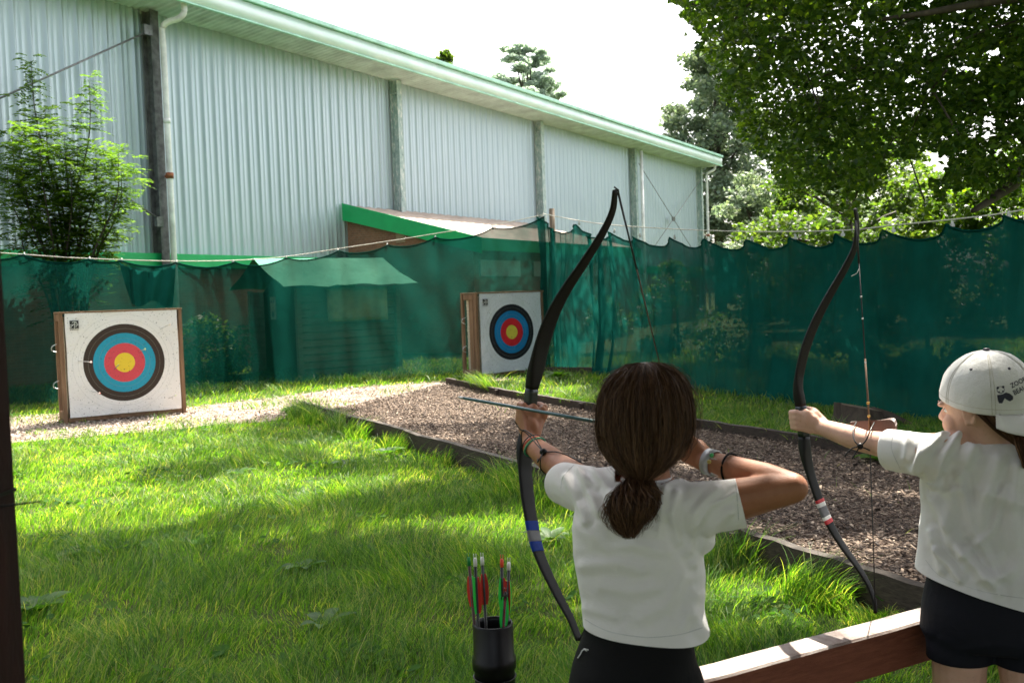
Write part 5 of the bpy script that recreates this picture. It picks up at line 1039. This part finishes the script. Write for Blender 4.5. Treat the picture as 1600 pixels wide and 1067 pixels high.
# hair
HR = [(1008, 566, 10, .012), (1008, 569, 26, .028), (1008, 577, 43, .045), (1008, 592, 60, .061), (1008, 612, 71, .071), (1008, 640, 77, .077), (1008, 668, 77.5, .078), (1007, 690, 72, .074), (1006, 708, 62, .064), (1004, 724, 47, .05), (1002, 737, 30, .036), (999, 748, 17, .022)]
Hb = Vector((.25, -.97, 0)).normalized(); Hr = Vector((.97, .25, 0)).normalized()
def hring(r, sh=0):
    px, py, h, dp = r; dd = 1.838-(.035*max(0, (py-690)/58) if py > 690 else 0); return (U(px, py, dd), Hr, max(.002, hw(h, dd)*.965-sh), Hb, max(.002, dp-sh))
mb = MB(); mb.loft([hring(r, .004) for r in HR], 32)
tie = U(999, 747, 1.80); PT = [(999, 744, 15), (997, 756, 27), (993, 772, 37), (988, 790, 37), (984, 808, 31), (981, 825, 21), (983, 842, 7)]
me = remesh(mb, .004, 3); hb = link('hair', me, m_hair, p1)
HRf = [hring(r, -.001) for r in HR]
def hpt(u, th, off):
    u = u*(len(HRf)-1); i = min(int(u), len(HRf)-2); t = u-i; a, b = HRf[i], HRf[i+1]; c = a[0].lerp(b[0], t); w = a[2]*(1-t)+b[2]*t; dp = a[4]*(1-t)+b[4]*t
    return c+Hr*((w+off)*math.cos(th))+Hb*((dp+off)*math.sin(th))
paths = []
for _ in range(9500):
    th0 = random.uniform(-.35, math.pi+.35); u0 = random.random()**1.5*.6; u1 = random.uniform(.75, 1.0) if random.random() < .5 else 1.0; off = random.uniform(-.001, .0035); dr = random.uniform(-.12, .12); ph = random.uniform(0, 6)
    paths.append([tuple(hpt(u0+(u1-u0)*k/13, th0+dr*(k/13)+.02*math.sin(ph+k*.6)+(math.pi/2-th0)*.12*(k/13)**2, off+.0015*math.sin(ph+k*.5))) for k in range(14)])
strips('hair_strands', paths, .0013, m_hair, hb)
fly = []
for _ in range(1000):
    th0 = random.uniform(-.3, math.pi+.3); u0 = random.uniform(.0, .75); L = random.uniform(.08, .35); h = random.uniform(.002, .008) if random.random() < .7 else random.uniform(.008, .02); ph = random.uniform(0, 6)
    fly.append([tuple(hpt(min(1, u0+L*k/13), th0+random.uniform(-.1, .1)*0+.25*math.sin(k/13*3)*math.sin(ph), .002+h*math.sin(k/13*(1.5+1.2*abs(math.sin(ph)))))) for k in range(14)])
strips('flyaway_hair', fly, .0007, m_hair, hb)
pony = []
for _ in range(4200):
    u_, v_ = random.uniform(-1, 1), random.uniform(-1, 1)
    if u_*u_+v_*v_ > 1: continue
    end = random.uniform(.68, 1.0); ph = random.uniform(0, 6); am = random.uniform(0, .005); fl = random.random() < .16; am = am*2.2 if fl else am; pp = []
    for k in range(14):
        t = k/13*end*(len(PT)-1); i = min(int(t), len(PT)-2); f = t-i; px = PT[i][0]*(1-f)+PT[i+1][0]*f; py = PT[i][1]*(1-f)+PT[i+1][1]*f; w = hw(PT[i][2]*(1-f)+PT[i+1][2]*f, 1.77)
        s_ = 1+(.6*(k/13)**2 if fl else 0); dd = 1.792-.035*math.sin(min(1, t/4)*math.pi*.6); q = U(px, py, dd)+rgt*(u_*w*s_+am*math.sin(ph+k*.75))+B1v*(v_*w*.55+am*math.cos(ph+k*.7)); pp.append(tuple(q))
    pony.append(pp)
strips('ponytail', pony, .0016, m_hair, p1)
mb = MB(); mb.tube(ring(tie-UP*.002, (UP*.9+B1v*-.3).normalized(), .0165, 0, tilt=.001), .0058, 8, caps=False); mb.build('hair_tie', m_blk, p1)
# bracelets, toggle cord and arm guard on the bow arm
m_gr = simple('green_bracelet', (.03, .25, .14), .6, var=.5, scale=300); m_rd = simple('red_bracelet', (.6, .06, .03), .6, var=.3); m_yl = simple('straw_bracelet', (.4, .36, .16), .7, var=.4, scale=300)
fa = (wl-el).normalized(); wc = wl.lerp(el, .10)
for off, r, th, mt, tl in ((.0, .0255, .0022, m_rd, .004), (-.005, .0262, .0018, m_yl, .006), (-.010, .0270, .0022, m_gr, .008), (-.004, .0272, .0012, m_black, -.006)):
    mb = MB(); mb.tube(ring(wc+fa*off, (fa+Vector((-.1, 0, .25))).normalized(), r, 0, tilt=tl), th, 7, caps=False); mb.build('bracelet', mt, p1)
bead = U(849, 706, 2.105); mb = MB(); mb.ell(bead, (.0080, .0075, .0080), nu=14, nv=10); mb.tube([bead-rgt*.008, bead+rgt*.008], .0045, 8)
mb.tube(spline([bead, U(838, 693, 2.16), U(822, 676, 2.20), U(812, 670, 2.215), U(804, 658, 2.23)], 6), .0014, 6); mb.tube(spline([bead, U(836, 684, 2.15), U(820, 672, 2.20), U(815, 677, 2.215), U(816, 700, 2.22)], 6), .0014, 6); mb.tube(spline([bead, U(845, 716, 2.08), U(845, 732, 2.09), U(855, 742, 2.12)], 6), .0014, 6); mb.tube(spline([bead, U(870, 706, 2.08), U(888, 712, 2.07), U(900, 718, 2.06)], 6), .0016, 6); mb.tube(spline([bead, U(840, 722, 2.10), U(842, 712, 2.13)], 4), .0014, 6); mb.build('cord_lock', m_black, p1)
m_leath = simple('brown_leather', (.07, .03, .02), .5, bump=.4); mb = MB(); mb.loft([(U(893, 716, 2.10), dl, .022, UP, .005), (U(905, 722, 2.03), dl, .016, UP, .006)], 12); g_ = mb.build('arm_guard', m_black, p1)
# watch, charms and hair band on the drawing arm
fd = (erj-wrj).normalized(); wc2 = wrj+fd*.012; m_band = simple('grey_watch_band', (.42, .43, .45), .35, .2, var=.15); m_scr = simple('watch_face', (.65, .68, .7), .2)
mb = MB(); rr_ = ring(wc2, fd, .0245, 0, n=28)
def strap(c, ax, r, w, t):
    a, b = frame_of(ax); prof2 = [(-w/2, 0), (w/2, 0), (w/2, t), (-w/2, t)]; vs = [c+(a*math.cos(i*math.pi/14)+b*math.sin(i*math.pi/14))*(r+q[1])+ax*q[0] for i in range(28) for q in prof2]
    return MB().add(vs, [(i*4+j, i*4+(j+1) % 4, ((i+1) % 28)*4+(j+1) % 4, ((i+1) % 28)*4+j) for i in range(28) for j in range(4)], True)
wt = strap(wc2, fd, .0235, .019, .003).build('watch', m_band, p1)
for k in range(3): c_ = wc2+(-fwd*.026+UP*(.008-.013*k)); mb = MB(); mb.box(c_, (.019, .007, .005), (fd, UP, -fwd)); mb.build('watch_link', m_scr if k != 1 else m_band, wt, bevel=.0012)
mb = MB(); mb.ell(U(1112, 711, 1.875), (.0045, .0045, .0045), nu=10, nv=8); mb.build('green_charm', simple('green_bead', (.05, .4, .12), .3), p1); mb = MB(); mb.ell(U(1108, 721, 1.872), (.0042, .0042, .0042), nu=10, nv=8); mb.build('yellow_charm', simple('yellow_bead', (.5, .4, .1), .3), p1)
mb = MB(); mb.tube(ring(wrj.lerp(erj, .30), (fd+UP*.15).normalized(), .0292, 0), .0022, 8, caps=False); mb.build('arm_band', m_blk, p1)
# ---------------------------------------------------------------- archer in the cap
R2v = Vector((.95, -.30, 0)).normalized(); B2v = Vector((-.30, -.95, 0)).normalized(); D2_ = 2.2
def ring2(px, py, h, dep, d=D2_, sh=0): return (U(px, py, d), R2v, max(.003, hw(h, d)/.97-sh), B2v, max(.003, dep-sh))
RH = [(1550, 685, 40, .045), (1550, 690, 64, .060), (1548, 699, 84, .074), (1548, 722, 97, .086), (1547, 760, 98, .092), (1546, 810, 98, .094), (1546, 860, 101, .096), (1546, 900, 105, .100), (1547, 945, 108, .104), (1547, 985, 108, .104)]
sl2, el2, wl2, gl2 = U(1448, 706, 2.20), U(1352, 690, 2.335), U(1286, 668, 2.455), BP2[10]
hc2 = U(1535, 634, 2.19); F2 = Vector((-.62, .77, -.13)).normalized(); U2 = Vector((.0, -.14, 1)); U2 = (U2-F2*U2.dot(F2)).normalized()
mb = MB(); mb.loft([ring2(*r, sh=.016) for r in RH[:6]]+[ring2(1549, 880, 78, .07), ring2(1549, 940, 84, .08), ring2(1548, 975, 86, .084), ring2(1548, 1000, 80, .08)], 28)
P2f, S2v = head_prims(mb, hc2+F2*.006, F2, U2, .98)
mb.cap([hc2-UP*.05-F2*.01, U(1546, 690, 2.2)], [.042, .05]); mb.cap([U(1500, 705, 2.2), sl2], [.048, .042]); mb.cap([sl2, sl2.lerp(el2, .5), el2], [.038, .034, .0275]); mb.cap([el2, el2.lerp(wl2, .35), wl2], [.0275, .0285, .0215])
sr2, er2, wr2 = U(1636, 715, 2.16), U(1770, 705, 2.12), U(1650, 690, 2.28); mb.cap([U(1590, 710, 2.18), sr2], [.048, .044]); mb.cap([sr2, er2], [.04, .029]); mb.cap([er2, wr2], [.029, .022])
mb.ell(wr2+Vector((-.05, .03, 0)), (.045, .02, .03)); 
for o_ in (.016, .0, -.016, -.03): mb.cap([wr2+Vector((-.08, .045, o_)), wr2+Vector((-.11, .07, o_)), wr2+Vector((-.10, .095, o_-.004))], [.009, .0085, .007], 10)
mb.cap([wr2+Vector((-.03, .02, .03)), wr2+Vector((-.07, .04, .045))], [.011, .008], 10)
vg2 = (BP2[9]-BP2[11]).normalized(); ah2 = Vector((-.53, .85, 0)); ap2 = (ah2-vg2*ah2.dot(vg2)).normalized(); s2v = vg2.cross(ap2).normalized(); bow_hand(mb, wl2, gl2, ap2, vg2, s2v, .96)
hL2, hR2 = U(1500, 985, 2.21), U(1600, 988, 2.17); kL2, kR2 = Vector((hL2.x-.005, hL2.y+.01, .32)), Vector((hR2.x+.01, hR2.y-.02, .32)); aL2, aR2 = Vector((kL2.x, kL2.y+.02, .065)), Vector((kR2.x+.02, kR2.y, .065))
for h_, k_, a_ in ((hL2, kL2, aL2), (hR2, kR2, aR2)): mb.cap([h_, h_.lerp(k_, .5), k_, k_.lerp(a_, .35), a_], [.064, .056, .042, .043, .027]); foot(mb, a_, Vector((-.8, .6, 0)))
me = remesh(mb, .0034, 5); p2 = link('person', me, m_sk2); tag(p2, 'archer in backwards white cap and loose off white shirt, right edge', 'person', 'children shooting bows')
face_bits(P2f, S2v, F2, U2, p2, .98)
mb = MB(); mb.loft([ring2(*r) for r in RH], 36, 2.2); cl2 = U(1389, 702, 2.27); dl2 = ((el2-sl2).normalized()+Vector((0, 0, -.12))).normalized()
mb.cap([U(1500, 715, 2.20), U(1448, 712, 2.20), cl2, cl2+dl2*.06], [.062, .054, .047, .046], 24); mb.cap([U(1590, 720, 2.18), sr2, sr2.lerp(er2, .5)], [.062, .056, .05], 24); mb.cap([U(1470, 715, 2.21), U(1462, 770, 2.21)], [.045, .03], 16)
me = remesh(mb, .0034, 12)
wrinkle(me, [([(1480, 672), (1450, 700), (1425, 735)], .0045, 6), ([(1500, 672), (1475, 710), (1455, 760)], .0045, 6), ([(1420, 680), (1415, 715)], .003, 5), ([(1440, 690), (1432, 735)], .0035, 5), ([(1520, 700), (1490, 760), (1480, 820)], .004, 8), ([(1560, 720), (1530, 800), (1535, 850)], .004, 9), ([(1590, 730), (1580, 800), (1590, 860)], .004, 9), ([(1460, 780), (1490, 850), (1550, 910)], .0055, 8), ([(1500, 860), (1560, 925)], .0045, 7), ([(1455, 830), (1470, 890)], .004, 6), ([(1540, 770), (1600, 790)], .003, 9), ([(1600, 870), (1570, 900), (1530, 905)], .004, 8), ([(1450, 750), (1475, 770), (1500, 765)], .0035, 6), ([(1500, 740), (1520, 830), (1560, 900)], .004, 6), ([(1570, 760), (1550, 830), (1500, 870)], .003, 5), ([(1465, 860), (1500, 905)], .004, 5)], .0045, 12, 1.9)
h1, h2, h3 = U(1443, 890, 2.24), U(1530, 936, 2.11), U(1640, 955, 2.14); hn2 = (h2-h1).cross(h3-h1).normalized(); hn2 = -hn2 if hn2.z > 0 else hn2
nk2 = U(1549, 692, 2.195); er2c = sr2.lerp(er2, .45); cut(me, [(h1, hn2, h1, 0), (cl2, dl2, cl2+dl2*.03, .09), (er2c, (er2-sr2).normalized(), er2c+(er2-sr2).normalized()*.04, .1), (nk2, (UP-B2v*.12).normalized(), nk2, .075)])
shirt2 = link('shirt', solidify(me, .0024), m_sh2, p2)
mb = MB(); mb.tube(ring(nk2-UP*.003, UP, .055, 0, sq=.9), .0042, 8, caps=False); mb.build('collar', m_sh2, shirt2)
# stitched hem lines
bpy.context.view_layer.update(); stitch([(1446, 874), (1460, 892), (1480, 905), (1530, 922), (1575, 931), (1620, 936)], shirt2, shirt2); stitch([(1397, 674), (1393, 700), (1407, 733)], shirt2, shirt2)
# shorts
mb = MB(); mb.loft([ring2(1549, 865, 86, .078), ring2(1549, 905, 91, .084), ring2(1548, 950, 98, .098), ring2(1548, 985, 100, .1), ring2(1548, 1005, 90, .09)], 32, 2.2)
cz = {}
for h_, k_, cut_y in ((hL2, kL2, 1053), (hR2, kR2, 1085)): mb.cap([h_+UP*.02, h_.lerp(k_, .35), h_.lerp(k_, .62)], [.074, .071, .064], 22)
me = remesh(mb, .0045, 6); wrinkle(me, [([(1470, 1000), (1500, 1015), (1540, 1010)], .002, 5)], .002, 14)
zL = U(1500, 1049, 2.13).z; zR = zL-.03; c_ = Vector((hL2.x, hL2.y, zL-.05)); c2_ = Vector((hR2.x, hR2.y, zR-.05)); cut(me, [(Vector((hL2.x, hL2.y, zL)), -UP, c_, 0)])
link('shorts', solidify(me, .003), m_navy, p2)
for a_ in (aL2, aR2): mb = MB(); foot(mb, a_, Vector((-.8, .6, 0)), 1.25); mb.build('shoe', m_shoe, p2)
# cap, worn backwards
n = NT('cap_cotton'); p = n.pos(); m_cap = n.end(n.pbsdf(n.ramp(n.noise(p, 16, 4), [(.3, (0.66, 0.655, 0.63)), (.7, (0.76, 0.755, 0.73))]), .85, 0, n.bump(n.math('ADD', n.noise(p, 55, 5), n.math('MULTIPLY', n.noise(p, 500, 2), .4)), .5, .004), .2, sheen=.3))
m_nvy = simple('navy_thread', (.012, .012, .03), .6)
CC = U(1545, 626, 2.19); Cf = F2.copy(); Cu = (Vector((.10, -.26, 1))); Cf = Vector((-.58, .81, 0)).normalized(); Cu = (Cu-Cf*Cu.dot(Cf)).normalized(); Cs = Cf.cross(Cu).normalized(); CR = (.1085, .094, .118)
def capt(th, ph, off=0):  # th around (0 = worn front), ph from the crown
    seam = abs(math.sin(th*3)); pk = .020*mnoise.noise(Vector((math.cos(th)*2.2*math.sin(ph)+3, math.sin(th)*2.2*math.sin(ph), ph*1.2)))+.010*mnoise.noise(Vector((math.cos(th)*7*math.sin(ph), math.sin(th)*7*math.sin(ph), ph*3))); r = 1+.020*(seam**.5-1)*min(1, ph*2)+pk+off*10; sp_ = math.sin(ph)**.92 if ph < math.pi/2 else math.sin(ph)
    return CC+Cf*(CR[0]*r*sp_*math.cos(th))+Cs*(CR[1]*r*sp_*math.sin(th))+Cu*(CR[2]*r*math.cos(ph)*.98+.0)
capo = None; nu, nvv = 96, 30; vs = []
PH = 1.74
def PHF(t): return PH-.36*(.5+.5*math.cos(t-.35))**1.3
for j in range(1, nvv+1):
    for i in range(nu): vs.append(capt(2*math.pi*i/nu, PHF(2*math.pi*i/nu)*j/nvv))
top = capt(0, .0001); vs.append(top); L = len(vs)-1
mb = MB(); mb.add(vs, [(j*nu+i, j*nu+(i+1) % nu, (j+1)*nu+(i+1) % nu, (j+1)*nu+i) for j in range(nvv-1) for i in range(nu)]+[(L, i, (i+1) % nu) for i in range(nu)], True)
me = mb.mesh('cap'); bm = bmesh.new(); bm.from_mesh(me); bmesh.ops.recalc_face_normals(bm, faces=bm.faces); bm.to_mesh(me); bm.free(); capo = link('cap', solidify(me, .0018, -1), m_cap, p2)
vs = []; nb_ = 26; mrows = 8
for i in range(nb_+1):
    th = math.pi-1.02+2.04*i/nb_; b_ = capt(th, PHF(th)*.985, .0002); w = math.cos((i/nb_-.5)*math.pi)**.55
    for j in range(mrows+1):
        t = j/mrows; out = (-Cf*.90+Cs*math.sin(th)*.25-Cu*.42).normalized(); vs.append(b_+out*(.066*w*t+.001)-Cu*(.012*t*t)+Cu*(-.018*abs(i/nb_-.5)*2*t)*1)
mb = MB(); mb.add(vs, [(i*(mrows+1)+j, i*(mrows+1)+j+1, (i+1)*(mrows+1)+j+1, (i+1)*(mrows+1)+j) for i in range(nb_) for j in range(mrows)], True); link('cap_brim', solidify(mb.mesh('brim'), .003, 0), m_cap, capo)
mb = MB(); mb.ell(top+Cu*.002, (.0075, .0075, .004), (Cf, Cs, Cu), 16, 10); mb.build('cap_button', m_nvy, capo)
for k in range(6):
    th = math.pi/6+k*math.pi/3; q = capt(th, .78, .0002); q2 = capt(th, .78, .02); nn = (q2-q).normalized(); a_, b_ = frame_of(nn); mb = MB(); mb.tube([q-nn*.001, q+nn*.001], .0033, 12); mb.build('eyelet', m_nvy, capo)
mb = MB()
for k in range(6): mb.tube([capt(k*math.pi/3+.035, .12+(PHF(k*math.pi/3)-.14)*t/14, .00012) for t in range(15)], .0006, 5); mb.tube([capt(k*math.pi/3-.035, .12+(PHF(k*math.pi/3)-.14)*t/14, .00012) for t in range(15)], .0006, 5)
mb.tube([capt(2*math.pi*i/60, PHF(2*math.pi*i/60)*.93, .00012) for i in range(61)], .0006, 5); m_stitch = simple('cap_stitch', (.5, .47, .4), .9); mb.build('seam_stitching', m_stitch, capo)
# printed panda emblem and lettering on the panel over the brim, laid on the cloth
def oncap(x, y):
    r = ray(x, y).normalized(); ok, loc, nor, ix = capo.ray_cast(CAM, r); return loc-r*.0012 if ok else U(x, y, 2.1)
def decal(polys, name, mat):
    mb = MB()
    for P in polys:
        c = (sum(p_[0] for p_ in P)/len(P), sum(p_[1] for p_ in P)/len(P)); n_ = len(P); vs = [oncap(*c)]+[oncap(c[0]+(p_[0]-c[0])*.5, c[1]+(p_[1]-c[1])*.5) for p_ in P]+[oncap(*p_) for p_ in P]
        mb.add(vs, [(0, 1+i, 1+(i+1) % n_) for i in range(n_)]+[(1+i, 1+n_+i, 1+n_+(i+1) % n_, 1+(i+1) % n_) for i in range(n_)])
    return mb.build(name, mat, capo)
def circ(x, y, rx, ry=None, n=12): ry = ry or rx; return [(x+rx*math.cos(i*2*math.pi/n), y+ry*math.sin(i*2*math.pi/n)) for i in range(n)]
decal([[(1563.5+6.3*math.cos(a), 609+5.8*math.sin(a)), (1563.5+6.3*math.cos(a+.55), 609+5.8*math.sin(a+.55)), (1563.5+5.5*math.cos(a+.55), 609+5.0*math.sin(a+.55)), (1563.5+5.5*math.cos(a), 609+5.0*math.sin(a))] for a in [i*.5236 for i in range(12)]]+[circ(1564, 614.2, 1.0)]+[circ(1559, 606, 2.1), circ(1567.5, 604.5, 2.0), circ(1561, 612.5, 1.5), circ(1567, 611.5, 1.4), [(1558, 617), (1566, 616), (1572, 613), (1578, 615), (1583, 619), (1583, 624), (1578, 627), (1574, 625), (1570, 620), (1566, 620), (1565, 627), (1566, 630), (1561, 630), (1559, 625)]], 'panda_emblem', m_nvy)
def lettering(txt, x0, y0, h, ang, name):
    cu = bpy.data.curves.new('t', 'FONT'); cu.body = txt; cu.resolution_u = 2; cu.offset = .018; o_ = bpy.data.objects.new('t', cu); COL.objects.link(o_); dg = bpy.context.evaluated_depsgraph_get(); dg.update(); me = bpy.data.meshes.new_from_object(o_.evaluated_get(dg)); bpy.data.objects.remove(o_)
    ca, sa = math.cos(ang), math.sin(ang); s = h/.7
    bm = bmesh.new(); bm.from_mesh(me); bmesh.ops.bisect_plane(bm, geom=list(bm.verts)+list(bm.edges)+list(bm.faces), plane_co=(0, 0, 0), plane_no=(1, 0, 0)); 
    for v in bm.verts: x, y = v.co.x*s*.86, v.co.y*s; v.co = oncap(x0+x*ca+y*sa, y0+x*sa-y*ca)
    kill = [v for v in bm.verts if (v.co-CC).length > .14]; bmesh.ops.delete(bm, geom=kill, context='VERTS'); bm.to_mesh(me); bm.free(); me.materials.clear(); return link(name, me, m_nvy, capo)
lettering('ZOOPARC', 1581, 606.5, 7.5, math.radians(-27), 'lettering'); lettering('BEAUVAL', 1585, 617.5, 7.5, math.radians(-27), 'lettering')
# hair under the cap and ponytail
paths = []
for _ in range(900):
    a0 = random.uniform(-.2, 1); st = P2f(-.070+.01*random.random(), -.015-.055*a0, .03-.02*random.random()); en = P2f(-.02, -.085, -.085-.02*random.random()); md = st.lerp(en, .5)-S2v*.012+B2v*.004
    paths.append([tuple(v) for v in spline([st, md, en], 4)][:9])
    a0 = random.uniform(-.2, 1); st = P2f(.070-.01*random.random(), -.015-.055*a0, .03); en = P2f(.02, -.085, -.09); md = st.lerp(en, .5)+S2v*.012
    paths.append([tuple(v) for v in spline([st, md, en], 4)][:9])
strips('hair', paths, .0032, m_hair, p2)
pony = []
pa = [U(1592, 676, 2.13), U(1600, 690, 2.105), U(1603, 712, 2.10), U(1606, 745, 2.10)]
for _ in range(700):
    u_, v_ = random.gauss(0, .4), random.gauss(0, .4); ph = random.uniform(0, 6); sp_ = spline(pa, 5)[:14]; pony.append([tuple(q+rgt*(u_*.017*math.sin(.5+k*.17)+.002*math.sin(ph+k*.6))+B2v*(v_*.012)) for k, q in enumerate(sp_)])
strips('ponytail', pony, .003, m_hair, p2)
# leather arm guard and its cords
GA = [U(1326, 664, 2.42), U(1345, 664, 2.38), U(1372, 662, 2.33), U(1392, 659, 2.29), U(1398, 668, 2.27)]
mb = MB(); vs = []
for i, q in enumerate(spline(GA, 5)):
    t = i/20; w = .010+.016*math.sin(math.pi*min(1, t*.9+.05)); nn = Vector((.45, .6, .1)).normalized(); vs += [q-UP*w*1.2+nn*.004, q+UP*(.004+.004*math.sin(t*5))+nn*.010, q+UP*.004+nn*.022, q-UP*w*1.2+nn*.018]
mb.add(vs, [(i*4+j, i*4+(j+1) % 4, (i+1)*4+(j+1) % 4, (i+1)*4+j) for i in range(20) for j in range(4)]+[(0, 1, 2, 3), (83, 82, 81, 80)]); mb.build('arm_guard', m_leath, p2)
bd = U(1344, 697, 2.29); mb = MB(); mb.ell(bd, (.0075, .007, .008), nu=14, nv=10)
for pts in ([bd, U(1335, 688, 2.30), U(1333, 670, 2.33), U(1338, 660, 2.37)], [bd, U(1353, 688, 2.29), U(1360, 672, 2.30), U(1366, 660, 2.34)], [bd, U(1332, 700, 2.30), U(1323, 708, 2.30), U(1320, 714, 2.30)], [bd, U(1338, 706, 2.30), U(1331, 717, 2.30)], [bd, U(1356, 702, 2.29), U(1364, 706, 2.31)]): mb.tube(spline(pts, 6), .0017, 6)
mb.build('cord_lock', m_black, p2)
